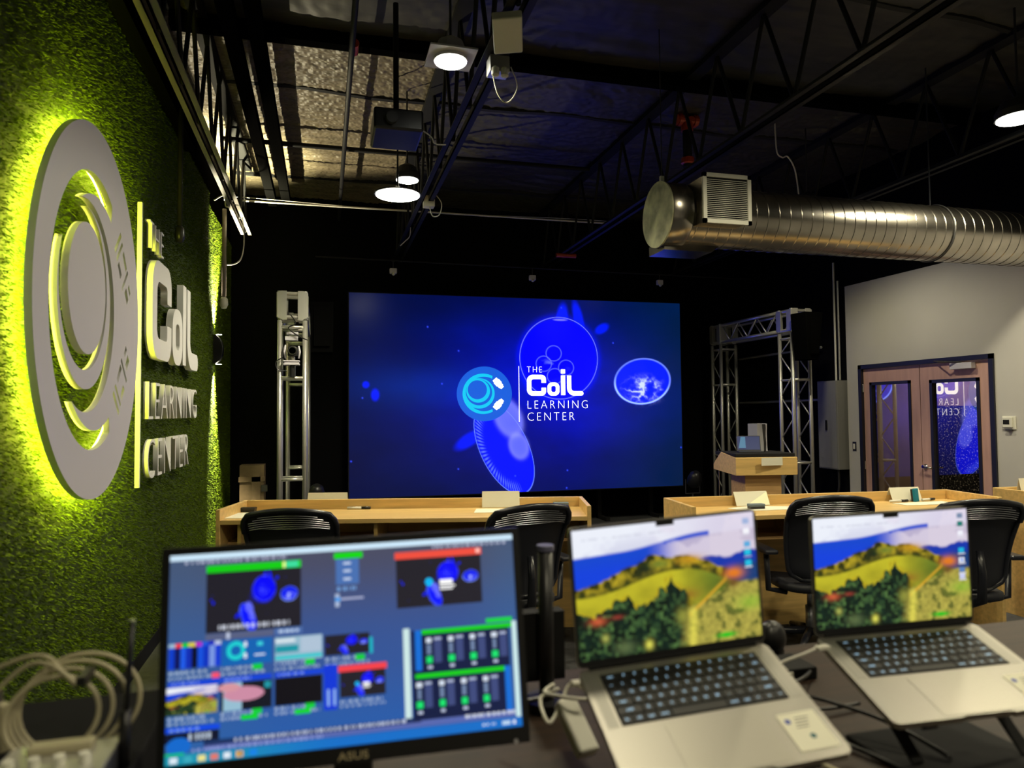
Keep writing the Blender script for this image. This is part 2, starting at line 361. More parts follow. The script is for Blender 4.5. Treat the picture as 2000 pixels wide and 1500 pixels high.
# wall sconce
s = thing('wall_sconce', (WX-.07, 8.47, 2.33), 'black up-and-down wall sconce throwing light on the far turf wall', 'wall lamp')
MB().prism([(0, -.165), (.03, -.165)]+[(.11*cos(a)*.9+.01, .165*sin(a)*.98) for a in np.linspace(-1.2, 1.2, 12)]+[(.03, .165), (0, .165)], (0, -.055, 0), (1, 0, 0), (0, 0, 1), (0, .11, 0)).build('housing', M_BLACKGL, s, bevel=.006)
MB().cyl((.06, 0, .166), (.06, 0, .170), .03).build('lens', emitmat('sconce_lens', (1, .95, .7), 30), s)
MB().cyl((.06, 0, -.166), (.06, 0, -.170), .03).build('lens', emitmat('sconce_lens_low', (1, .95, .7), 30), s)
spot('sconce_beam', (.06, 0, .2), 1500, radians(66), 1, (1, .93, .55), .02, (-.03, 0, 1), s)
spot('sconce_spill', (.08, 0, .19), 190, radians(76), .4, (1, .88, .58), .02, (.40, -.45, 1), s)
spot('sconce_beam', (.06, 0, -.2), 1500, radians(56), 1, (1, .93, .55), .02, (-.04, 0, -1), s)

# ================================================================= LED WALL
LX0, LX1, LZ0, LZ1, LY = .32, 5.117, .49, 3.184, 9.4
def grid_screen(name, nx, ny, img, m, mtx, parent, w_, h_):
    """img: ny x nx x 3 colours the display gives off; the panel lies in local XY, origin at its centre"""
    xs = np.linspace(-w_/2, w_/2, nx); ys = np.linspace(h_/2, -h_/2, ny); X, Y = np.meshgrid(xs, ys)
    v = np.stack([X, Y, np.zeros_like(X)], -1).reshape(-1, 3)
    i = np.arange(nx*ny).reshape(ny, nx); f = np.stack([i[:-1, :-1], i[1:, :-1], i[1:, 1:], i[:-1, 1:]], -1).reshape(-1, 4)
    me = bpy.data.meshes.new(name); me.vertices.add(len(v)); me.vertices.foreach_set('co', v.ravel())
    me.loops.add(f.size); me.loops.foreach_set('vertex_index', f.ravel()); me.polygons.add(len(f))
    me.polygons.foreach_set('loop_start', np.arange(len(f))*4); me.polygons.foreach_set('loop_total', np.full(len(f), 4)); me.update()
    ca = me.color_attributes.new('pix', 'FLOAT_COLOR', 'POINT')
    ca.data.foreach_set('color', np.concatenate([img.reshape(-1, 3), np.ones((nx*ny, 1))], 1).ravel().astype(np.float32))
    me.materials.append(m); o = bpy.data.objects.new(name, me); COL.objects.link(o); o.parent = parent; o.matrix_local = mtx
    return o
def lin(c): c = np.asarray(c, float)/255; return np.where(c <= .04045, c/12.92, ((c+.055)/1.055)**2.4)
def sst(a, b, x): t = np.clip((x-a)/(b-a), 0, 1); return t*t*(3-2*t)
def noise2(U, V, f, seed):
    r = np.random.default_rng(seed); g = r.random((64, 64)); x = U*f; y = V*f
    xi = np.floor(x).astype(int); yi = np.floor(y).astype(int); fx = x-xi; fy = y-yi; fx = fx*fx*(3-2*fx); fy = fy*fy*(3-2*fy)
    G = lambda a, b: g[a % 64, b % 64]
    return (G(xi, yi)*(1-fx)+G(xi+1, yi)*fx)*(1-fy)+(G(xi, yi+1)*(1-fx)+G(xi+1, yi+1)*fx)*fy
def fbm(U, V, f, seed, o=4): return sum(noise2(U, V, f*2**i, seed+i)/2**i for i in range(o))/sum(1/2**i for i in range(o))
def jelly_img(nx, ny, logo=False):
    U, V = np.meshgrid(np.linspace(0, 1, nx), np.linspace(0, 1, ny)); A = 1.78; X = U*A; Y = V
    n = fbm(U*2+1, V*2, 3, 5)
    img = np.zeros((ny, nx, 3)); 
    gl = np.exp(-(((X-.98)/.62)**2+((Y-.5)/.42)**2))
    img[..., 0] = .0; img[..., 1] = .002+.002*n; img[..., 2] = .032+.46*gl**1.4*(.35+n)+.02*n
    img[..., 1] += .006*(X/A > .6)*sst(.6, 1, X/A)
    st = np.exp(-((Y-.46)/.1)**2)*np.exp(-((X-.35)/.4)**2); img[..., 2] += .10*st; img[..., 1] += .010*st
    def ell(cx, cy, rx, ry, rot):
        dx = X-cx*A; dy = Y-cy; c, s_ = cos(rot), sin(rot); a = (dx*c+dy*s_)/rx; b = (-dx*s_+dy*c)/ry; return np.sqrt(a*a+b*b), np.arctan2(b, a)
    def put(mask, col): 
        for k in range(3): img[..., k] = img[..., k]*(1-mask)+col[k]*mask
    # floating arms behind
    for cx, cy, rx, ry, ro in ((.615, .085, .035, .075, .1), (.665, .09, .03, .10, -.25), (.74, .15, .05, .028, -.5), (.33, .73, .09, .038, -.55), (.045, .45, .02, .02, 0), (.07, .50, .024, .035, 0)):
        d, _ = ell(cx, cy, rx, ry, ro); put(sst(1.15, .5, d)*.75, (.0, .01, 1.1))
    d, t = ell(.604, .31, .215, .215, .1)
    put(sst(1.02, .9, d), (0, .0, .95)); put(np.exp(-((d-1)/.007)**2)*.6, (.35, .4, 1.6)); img[..., 2] += .3*np.exp(-((d-1.03)/.08)**2)
    for k, (qx, qy) in enumerate(((.587, .285), (.556, .34), (.625, .36), (.59, .405))):
        q, _ = ell(qx, qy, .042, .040, 0); put(np.exp(-((q-1)/.05)**2)*.5, (.2, .26, 1.9))
    put(sst(.5, .8, fbm(U, V, 30, 9))*np.exp(-(((X-.585*A)/.05)**2+((Y-.35)/.04)**2)), (.15, .2, 1.8))
    d, _ = ell(.608, .108, .04, .006, 0); put(sst(1.2, .6, d)*.8, (.18, .18, 1.6))
    d, t = ell(.871, .43, .168, .125, -.12)
    put(sst(1.02, .93, d), (0, .01, .85)); rim = np.exp(-((d-.97)/.03)**2)*(.35+.65*sst(-.2, .6, np.sin(t)-.3*np.cos(t))); put(np.clip(rim*1.1, 0, 1), (.35, .55, 2.2))
    fr = (1-np.abs(2*fbm(U*1.6+.05*fbm(U, V, 9, 3), V, 22, 21)-1))**9*1.4*np.exp(-(((X-.875*A)/.085)**2+((Y-.475)/.055)**2)**1.5); put(np.clip(fr*1.2, 0, 1), (.55, .65, 2.4))
    d, t = ell(.435, .775, .255, .125, 1.12)
    put(sst(1.02, .95, d), (.0, .005, 1.15)); put(np.exp(-((d-1)/.010)**2)*.7, (.2, .35, 1.8))
    rib = np.exp(-((d-.86)/.1)**2)*sst(.1, .9, np.sin(t*70)*.5+.5)*sst(.0, .4, np.sin(t)); put(rib*.55, (.15, .25, 1.8))
    for qx, qy, rx, ry, ro in ((.448, .62, .075, .115, -.45), (.478, .765, .055, .075, -.35)):
        q, _ = ell(qx, qy, rx, ry, ro); put(sst(1.05, .45, q)*.62*(.7+.5*n), (.20, .24, 1.7)); put(np.exp(-((q-.8)/.2)**2)*.18, (.5, .55, 2))
    for k in range(14):
        a, b = RNG.random(2); q = ((X-a*A)/.004)**2+((Y-b)/.004)**2; put(np.exp(-q)*.6, (.05, .1, 1.5))
    if logo:
        d, _ = ell(.375, .495, .083, .083, 0); put(sst(1.1, .95, d), (.0, .35, .9)); put(sst(.55, .65, d)*sst(.85, .75, d), (0, .8, .9))
        for x0, x1, y0, y1 in ((.50, .65, .46, .56), (.5, .68, .59, .62), (.5, .65, .64, .67)):
            put(((U > x0) & (U < x1) & (V > y0) & (V < y1))*1., (1, 1, 1.2))
    return img
led = thing('led_video_wall', ((LX0+LX1)/2, LY, (LZ0+LZ1)/2), 'large blue video wall showing jellyfish and a cable logo', 'video screen',
            mtx=frame(((LX0+LX1)/2, LY, (LZ0+LZ1)/2), Vector((1, 0, 0)), Vector((0, 0, 1)), Vector((0, -1, 0))))
LW, LH = LX1-LX0, LZ1-LZ0
grid_screen('display', 620, 350, jelly_img(620, 350), screenmat('led_display', 1.25, .22, .18), Matrix.Translation((0, 0, 0)), led, LW, LH)
MB().span((-LW/2-.012, -LH/2-.012, -.12), (LW/2+.012, LH/2+.012, -.003)).build('cabinet', MB_BLACK, led)
mb = MB()
for x in np.linspace(-LW/2+.3, LW/2-.3, 6): mb.span((x-.03, -(LZ0+LZ1)/2, -.5), (x+.03, LH/2-.2, -.44)); mb.span((x-.03, -(LZ0+LZ1)/2, -.5), (x+.03, -(LZ0+LZ1)/2+.05, -.13))
for x in np.linspace(-LW/2+.3, LW/2-.3, 6):
    for z_ in (-LH/2+.1, 0, LH/2-.3): mb.span((x-.02, z_, -.45), (x+.02, z_+.04, -.11))
mb.build('support_frame', MB_BLACK, led)
U_ = .001065; UX = .0011
def lmtx(dz): m = Matrix.Translation((2.131-(LX0+LX1)/2, (2.231+(100-460)*U_)-(LZ0+LZ1)/2, dz)); return m
def lx(polys): return [[((x-447)*UX, (y+460)*U_) for x, y in p] for p in polys]
def discimg(n):
    U, V = np.meshgrid(np.linspace(0, 1, n), np.linspace(0, 1, n)); return U, V
m_d = emitmat('logo_disc_blue', (.004, .12, .78), .95); m_c = emitmat('logo_coil_cyan', (.0, .62, .92), 1.0); m_w = emitmat('logo_white', (1, 1, 1), 2.2); m_b = emitmat('logo_disc_centre', (.0, .10, .72), .95)
curve_mesh('logo_disc', lx([arc(DISC[0], 352, 0, 356, 90)]), .002, m_d, lmtx(.003), led)
holeU = hole
curve_mesh('logo_cable_coil', lx([holeU, arc(c0[0], c0[1], 0, 355, 72), blade]), .002, m_c, lmtx(.006), led)
for cx, cy, a in ((628, -330, -48), (628, -592, 48)):
    ca, sa = cos(radians(a)), sin(radians(a)); ps = []
    for (u, v, w_, h_) in ((-62, 0, 36, 66), (-18, 0, 60, 84), (40, 0, 66, 48), (20, 0, 60, 66)):
        q = [(u-w_/2, v-h_/2), (u+w_/2, v-h_/2), (u+w_/2, v+h_/2), (u-w_/2, v+h_/2)]
        curve_mesh('logo_plug', lx([[(cx+x*ca-y*sa, cy+x*sa+y*ca) for x, y in q]]), .0015+abs(u)*1e-6, m_w, lmtx(.009), led)
curve_mesh('logo_bar', lx([[(889, -825), (896, -825), (896, -100), (889, -100)]]), .002, m_w, lmtx(.006), led)
for nm, ps in (('C', [C_]), ('o', [O1, O2]), ('i', [I_, DOT]), ('L', [L_])): curve_mesh('logo_letter', lx(ps), .002, m_w, lmtx(.006), led)
for tx, u0, v0, u1, v1 in (('THE', 1000, 106, 1197, 180), ('LEARNING', 1005, 552, 1812, 655), ('CENTER', 1003, 708, 1628, 812)):
    mt = lmtx(.006)@Matrix.Translation(((u0-447)*UX, (460-v1)*U_, 0))
    text_mesh('logo_text', tx, .1, .002, m_w, mt, led, 1.35, bold=-.0028, w=(u1-u0)*UX, h=(v1-v0)*U_)

# ================================================================= TRUSSES
def truss_gate(name, x0, x1, label):
    r = .024; t = thing(name, ((x0+x1)/2, 8.5, 0), label, 'stage truss'); cx = (x0+x1)/2; hw = (x1-x0)/2-r
    def tower(ya, yb):
        mb = MB(); ys = (ya+r-8.5, yb-r-8.5)
        for x in (-hw, hw):
            for y in ys: mb.cyl((x, y, .02), (x, y, 2.57), r, n=14)
        mb.build('tower_chords', M_ALU, t, smooth=True)
        mb = MB()
        for z_ in (.12, .92, 1.97, 2.5):
            for y in ys: mb.cyl((-hw, y, z_), (hw, y, z_), .017, n=10)
        for x in (-hw, hw):
            for z_ in (.12, .92, 1.97, 2.5): mb.cyl((x, ys[0], z_), (x, ys[1], z_), .012, n=10)
            z_ = .14; k = 0
            while z_ < 2.4:
                z2 = min(z_+.27, 2.5); a, b = (ys[0], ys[1]) if k % 2 else (ys[1], ys[0])
                mb.cyl((x, a, z_), (x, b, z2), .0085, n=8); z_ = z2; k += 1
        mb.build('tower_braces', M_ALU, t, smooth=True)
        mb = MB()
        mb.span((-hw-.05, ys[0]-.05, 0), (hw+.05, ys[1]+.05, .015)); mb.build('base_plate', M_ALU, t)
        mb = MB(); a = hw+r; y0, y1 = ys[0]-r, ys[1]+r                      # corner block: rails and bolted cheek plates
        for x in (-hw, hw):
            for y in ys: mb.cyl((x, y, 2.585), (x, y, 2.875), r, n=14)
        for z_ in (2.605, 2.85):
            for y in ys: mb.cyl((-hw, y, z_), (hw, y, z_), .02, n=10)
            for x in (-hw, hw): mb.cyl((x, ys[0], z_), (x, ys[1], z_), .02, n=10)
        for yf, s_ in ((y0, -1), (y1, 1)):
            for sx in (-1, 1):
                pl = [(sx*(a), 2.60), (sx*(a), 2.86), (sx*(a-.04), 2.875), (sx*(a-.095), 2.875), (sx*(a-.095), 2.575), (sx*(a-.05), 2.575)]
                mb.prism(pl, (0, yf, 0), (1, 0, 0), (0, 0, 1), (0, s_*.006, 0))
        for xf_, s_ in ((-a, -1), (a, 1)):
            for q0, q1 in ((y0, y0+.09), (y1-.09, y1)): mb.span((xf_, q0, 2.6), (xf_+s_*.006, q1, 2.86))
        mb.build('corner_block', M_ALU, t)
    tower(7.6, 7.9); tower(9.25, 9.53)
    mb = MB()
    for x in (-hw, hw):
        for z_ in (2.605, 2.85): mb.cyl((x, 7.88-8.5, z_), (x, 9.27-8.5, z_), .022, n=12)
    mb.build('top_chords', M_ALU, t, smooth=True)
    mb = MB()
    for x in (-hw, hw):
        y = 7.92; k = 0
        while y < 9.2:
            y2 = min(y+.22, 9.25); za, zb = (2.605, 2.85) if k % 2 else (2.85, 2.605); mb.cyl((x, y-8.5, za), (x, y2-8.5, zb), .009, n=8); y = y2; k += 1
    mb.build('top_braces', M_ALU, t, smooth=True)
    return t
truss_gate('truss_gantry', -.465, -.165, 'silver box truss gantry left of the video wall, carrying a robotic camera')
truss_gate('truss_gantry', 5.69, 5.99, 'silver box truss gantry right of the video wall, behind the lectern')
# robotic camera on left truss
t = thing('robotic_camera', (-.31, 7.60, 2.0), 'small pan-tilt camera with round ringed lens clamped to the left truss', 'camera')
MB().cyl((0, -.01, -.02), (0, -.01, .1), .03).build('clamp', M_BLACKGL, t)
MB().span((-.09, -.07, .10), (.07, .06, .118)).span((-.09, -.07, .135), (.07, .06, .15)).span((-.08, -.06, .11), (.06, .05, .14)).build('base', M_SIGN, t, bevel=.003)
MB().cyl((-.005, 0, .15), (-.005, 0, .19), .03).build('turntable', M_ALUL, t)
MB().tube([(-.07, -.02, .17), (-.082, -.02, .24), (-.07, -.02, .31)], [.008, .014, .008], 8).tube([(.06, -.02, .17), (.07, -.02, .24), (.06, -.02, .30)], [.008, .012, .008], 8).build('yoke', M_SIGN, t, smooth=True)
MB().cyl((0, -.07, .245), (0, .07, .245), .052, n=24).span((-.05, -.04, .2), (.05, .07, .29)).build('head', M_BLACKGL, t, bevel=.004)
MB().lathe([(.034, 0), (.041, 0), (.041, .02), (.034, .02), (.034, 0)], (0, -.07, .245), 28, Matrix.Rotation(pi/2, 3, 'X')).build('lens_ring', M_CHROME, t)
MB().span((-.075, -.02, .36), (.05, .06, .40)).span((-.06, -.02, .42), (.055, .06, .445)).build('mount_plate', M_SIGN, t)
# cables of the camera
tag(MB().tube(spline2d([(-.33, 7.56, 2.62), (-.28, 7.53, 2.53), (-.35, 7.55, 2.48), (-.25, 7.55, 2.40), (-.16, 7.56, 2.36)]), .006, 6).build('camera_cable', M_BLACKGL), 'black cable draped over the top of the left truss', 'cable')
tag(MB().tube(spline2d([(-.40, 7.56, 2.18), (-.47, 7.54, 2.13), (-.45, 7.54, 2.05), (-.36, 7.55, 2.04)]), .006, 6).build('camera_cable', M_BLACKGL), 'black cable looping from the side of the left truss to the camera', 'cable')
def speaker(name, mtxloc, rz, sx, sy, h_, taper, label):
    t = thing(name, mtxloc, label, 'speaker', rz)
    mb = MB(); pl = [(-sx/2, sy/2), (-sx/2*taper, -sy/2+.02), (sx/2*taper, -sy/2+.02), (sx/2, sy/2)]
    mb.add([(-sx/2, -sy/2, h_), (sx/2, -sy/2, h_), (sx/2, sy/2, h_), (-sx/2, sy/2, h_), (-sx/2*taper, -sy/2+.03, 0), (sx/2*taper, -sy/2+.03, 0), (sx/2*taper, sy/2, 0), (-sx/2*taper, sy/2, 0)],
           [(0, 1, 2, 3), (4, 7, 6, 5), (0, 4, 5, 1), (1, 5, 6, 2), (2, 6, 7, 3), (3, 7, 4, 0)]).build('cabinet', M_MATTE, t, bevel=.008)
    MB().span((-sx*.36*taper, -sy/2-.004, h_*.12), (sx*.36*taper, -sy/2+.03, h_*.9)).build('grille', M_MATTE, t)
    MB().span((-.03, sy/2, h_*.75), (.03, sy/2+.05, h_*.9)).build('bracket', M_DARK, t)
speaker('hanging_speaker', (5.76, 7.40, 2.2), .1, .27, .26, .58, .62, 'black tapered speaker hung on the front of the right truss tower')
speaker('hanging_speaker', (-.02, 8.1, 2.27), 0, .25, .3, .56, .95, 'black box speaker hung between the left truss and the video wall')

# ================================================================= LECTERN
lec = thing('lectern', (4.33, 6.42, 0), 'maple lectern with lavender lit side and black top by the right truss', 'lectern', radians(-10))
MB().span((-.19, -.18, .02), (.19, .18, .96)).build('pedestal', M_WOODIN, lec, bevel=.004)
prof = [(-.27, .94), (-.27, 1.115), (.12, 1.155), (.33, 1.02), (.33, .96)]
mb = MB(); mb.prism([(y, z) for y, z in prof], (-.32, 0, 0), (0, 1, 0), (0, 0, 1), (.64, 0, 0)).build('reading_box', M_WOOD, lec, bevel=.003)
MB().span((-.31, -.24, 1.12), (.31, .3, 1.155)).build('top_board', MB_BLACK, lec, bevel=.004)
MB().span((-.24, -.23, 0), (.24, .23, .03)).build('plinth', M_WOODIN, lec)
tag(MB().span((4.19, 6.105, 1.04), (4.43, 6.109, 1.12)).build('name_sign', M_PAPER), 'blank cream card hanging on the front edge of the lectern', 'card')
bpy.data.objects['name_sign'].rotation_euler = (0, 0, 0)
t = thing('small_laptop', (4.26, 6.40, 1.157), 'small open laptop with dark blue screen on the lectern', 'laptop', radians(-25))
MB().span((-.12, -.1, 0), (.12, .08, .012)).build('keyboard_base', M_DARK, t)
MB().add([(-.12, .08, .012), (.12, .08, .012), (.12, .13, .165), (-.12, .13, .165), (-.12, .088, .01), (.12, .088, .01), (.12, .138, .163), (-.12, .138, .163)], [(0, 1, 2, 3), (4, 7, 6, 5), (0, 4, 5, 1), (1, 5, 6, 2), (2, 6, 7, 3), (3, 7, 4, 0)]).build('lid', M_BLACKGL, t)
MB().add([(-.112, .0805, .022), (.112, .0805, .022), (.112, .1255, .158), (-.112, .1255, .158)], [(0, 1, 2, 3)]).build('screen', emitmat('small_laptop_screen', (.002, .02, .12), .8), t)
MB().add([(-.1, .083, .04), (-.03, .083, .04), (-.03, .1235, .155), (-.075, .1235, .155)], [(0, 1, 2, 3)]).build('window_glare', emitmat('small_laptop_window', (.1, .35, .6), .5), t)
t = thing('game_console_tower', (4.48, 6.56, 1.157), 'upright console with pale curved side panels and black core on the lectern', 'console', radians(5))
def con(poly, y0, y1, nm, m): MB().prism(poly, (0, y0, 0), (1, 0, 0), (0, 0, 1), (0, y1-y0, 0)).build(nm, m, t)
con([(-.065, 0), (-.065, .29), (-.003, .29), (.004, .2), (.016, .09), (.018, 0)], -.05, .1, 'side_panel', mat('console_cover', (.42, .42, .45), .45))
con([(.045, 0), (.050, .08), (.044, .16), (.050, .27), (.062, .29), (.058, .2), (.060, .06), (.065, 0)], -.05, .1, 'side_panel', M_SIGN)
con([(.019, .002), (.017, .09), (.005, .2), (-.002, .286), (.049, .286), (.043, .16), (.049, .08), (.044, .002)], -.045, .095, 'core', M_BLACKGL)
t = thing('barrier_post', (4.16, 6.84, 0), 'thin pale upright rod standing left of the lectern', 'post')
MB().cyl((0, 0, .01), (0, 0, 1.17), .006).build('rod', M_CHROME, t); MB().cyl((0, 0, 0), (0, 0, .015), .12, n=24).build('base', MB_BLACK, t)
# floor lights / small stands flanking the screen
def floor_light(x, y, label):
    t = thing('floor_spotlight', (x, y, 0), label, 'stage light')
    MB().lathe([(.05, 0), (.09, .03), (.1, .12), (.08, .2), (.04, .24)], (0, 0, .52), 20, Matrix.Rotation(.5, 3, 'X')).build('lamp_head', M_BLACKGL, t, smooth=True)
    MB().tube([(-.11, 0, .42), (-.11, 0, .62)], .008).tube([(.11, 0, .42), (.11, 0, .62)], .008).tube([(-.11, 0, .42), (.11, 0, .42)], .008).build('yoke', M_DARK, t)
    MB().tube([(0, 0, .42), (0, 0, .2)], .012).tube([(0, 0, .25), (.2, .1, 0)], .008).tube([(0, 0, .25), (-.2, .1, 0)], .008).tube([(0, 0, .25), (0, -.2, 0)], .008).build('tripod', M_DARK, t)
floor_light(5.05, 9.0, 'small dark stage light on a stand at the right foot of the video wall')
floor_light(-.08, 9.0, 'small dark stage light on a stand beside the left truss')
t = thing('wooden_crate', (-.84, 9.2, 0), 'dim tall wooden crate in the far left corner', 'crate')
MB().span((-.14, -.12, 0), (.14, .12, .98)).build('body', M_CARD, t); MB().span((-.15, -.135, .78), (.15, -.12, .84)).span((-.15, -.135, .1), (.15, -.12, .16)).span((.0, -.135, .0), (.1, -.12, .98)).build('slats', M_CARD, t)
MB().span((.11, -.15, .66), (.18, -.13, .74)).build('latch', M_DARK, t)

# ================================================================= DESKS
def desk(name, p, rz, L, Dp, label, divs):
    t = thing(name, (p[0], p[1], 0), label, 'desk', rz); h = L/2; tk = .028; top = .89; lip = .96
    MB().span((-h+tk, -Dp/2, top-.03), (h-tk, Dp/2-tk, top)).build('desktop', M_WOOD, t, bevel=.002)
    for s_ in (-1, 1): MB().span((s_*h, -Dp/2, 0), (s_*(h-tk), Dp/2, lip)).build('side_panel', M_WOOD, t, bevel=.003)
    MB().span((-h+tk, Dp/2-tk, 0), (h-tk, Dp/2, lip)).build('back_panel', M_WOOD, t, bevel=.002)
    MB().span((-h+tk, -Dp/2+.14, .70), (h-tk, Dp/2-tk, .72)).build('shelf', M_WOODIN, t)
    for x in divs: MB().span((x-.012, -Dp/2+.05, .72), (x+.012, Dp/2-tk, top-.03)).build('divider', M_WOOD, t)
    return t
def mid(a, b): return ((a[0]+b[0])/2, (a[1]+b[1])/2)
desk('training_desk', (.588, 5.036), radians(-14.2), 2.52, .53, 'long maple desk on the left with raised rim, in front of the video wall', (-1.12, -.2, .68))
desk('training_desk', (3.53, 4.33), radians(-6.2), 2.32, .52, 'long maple desk in the middle right with two cards and a teal eraser', (-.3, .55))
desk('training_desk', (5.76, 4.16), radians(-2), 1.25, .52, 'maple desk at the far right beside the door wall, cut by the frame', ())
def tent(p, q, z, h_, d, label, m=M_PAPER, fold=False):
    p = Vector((*p, 0)); q = Vector((*q, 0)); u = (q-p).normalized(); n = Vector((-u.y, u.x, 0)); L = (q-p).length
    t = thing('name_tent', ((p+q)/2+Vector((0, 0, z))), label, 'place card')
    a = -u*L/2; b = u*L/2; T = Vector((0, 0, h_)); k = .0012
    f = MB(); f.prism([(0, 0), (L, 0), (L, 1), (0, 1)], a, u, T+n*d, n*k).prism([(0, 0), (L, 0), (L, 1), (0, 1)], a+n*2*d, u, T-n*d, n*k); f.build('folded_card', m, t)
    if fold: MB().add([a+u*L*.30+T*.05-n*.004+n*d*.05, b+T*.05-n*.004+n*d*.05, b+T*.97-n*.004+n*d*.97], [(0, 1, 2)]).build('paper_flap', mat('bright_paper', (.95, .98, .72), .7), t)
    return t
tent((-.12, 5.47), (.165, 5.40), .892, .115, .035, 'blank cream folded card at the left end of the left desk')
tent((1.135, 5.12), (1.405, 5.05), .892, .115, .035, 'blank cream folded card toward the right end of the left desk')
tent((2.92, 4.57), (3.18, 4.545), .892, .10, .05, 'cream folded card with bright corner on the middle right desk', fold=True)
tent((4.17, 4.43), (4.42, 4.405), .892, .10, .04, 'cream folded card behind the teal eraser on the middle right desk')
tent((5.24, 4.27), (5.5, 4.26), .892, .15, .03, 'cream folded card on the far right desk, cut by the frame')
def mat_sheet(pts, z, label):
    mb = MB(); mb.prism(pts, (0, 0, z), (1, 0, 0), (0, 1, 0), (0, 0, .002)); return tag(mb.build('paper_sheet', M_PAPER), label, 'paper')
mat_sheet([(-.66, 5.16), (-.40, 5.10), (-.36, 5.36), (-.61, 5.42)], .891, 'cream sheet lying at the left end of the left desk')
mat_sheet([(1.02, 4.87), (1.42, 4.78), (1.45, 4.96), (1.08, 5.06)], .891, 'cream sheet lying in front of the right card on the left desk')
mat_sheet([(2.80, 4.50), (2.87, 4.34), (3.28, 4.30), (3.34, 4.42), (3.0, 4.545)], .891, 'sheet under the grey eraser on the middle right desk')
mat_sheet([(4.08, 4.34), (4.10, 4.22), (4.50, 4.17), (4.52, 4.33)], .891, 'sheet lying under the teal eraser on the middle right desk')
def pen(p, q, z, label):
    p = Vector((*p, z)); q = Vector((*q, z)); m_ = p+(q-p)*.62; t = thing('marker_pen', p, label, 'marker'); o = Vector(p)
    MB().cyl(p-o, m_-o, .009, n=10).build('barrel', M_WHITE, t, smooth=True); MB().cyl(m_-o, q-o, .010, n=10).build('cap', M_BLACKGL, t, smooth=True)
pen((.17, 5.36), (.335, 5.315), .90, 'white marker with black cap beside the left card on the left desk')
pen((4.10, 4.385), (4.25, 4.37), .902, 'white marker with black cap left of the teal eraser')
pen((4.37, 4.36), (4.50, 4.375), .904, 'white marker with black cap right of the teal eraser')
def eraser(loc, rz, m, label, rot=None):
    t = thing('whiteboard_eraser', loc, label, 'eraser', rz)
    if rot: t.rotation_euler = rot
    MB().span((-.055, -.025, .0), (.055, .025, .015)).build('felt', M_BLACKGL, t, bevel=.002); MB().span((-.057, -.027, .015), (.057, .027, .033)).build('handle', m, t, bevel=.004)
eraser((-.53, 5.46, .891), -.25, M_BLACKGL, 'black eraser in the left corner of the left desk')
eraser((1.70, 4.97, .891), -.25, M_GREYF, 'grey-green eraser at the right end of the left desk')
eraser((2.98, 4.42, .894), -.1, M_GREYF, 'pale grey eraser in front of the bright-cornered card')
eraser((4.325, 4.40, .93), 0, M_TEAL, 'teal eraser standing against the folded card', (radians(65), radians(85), -.15))

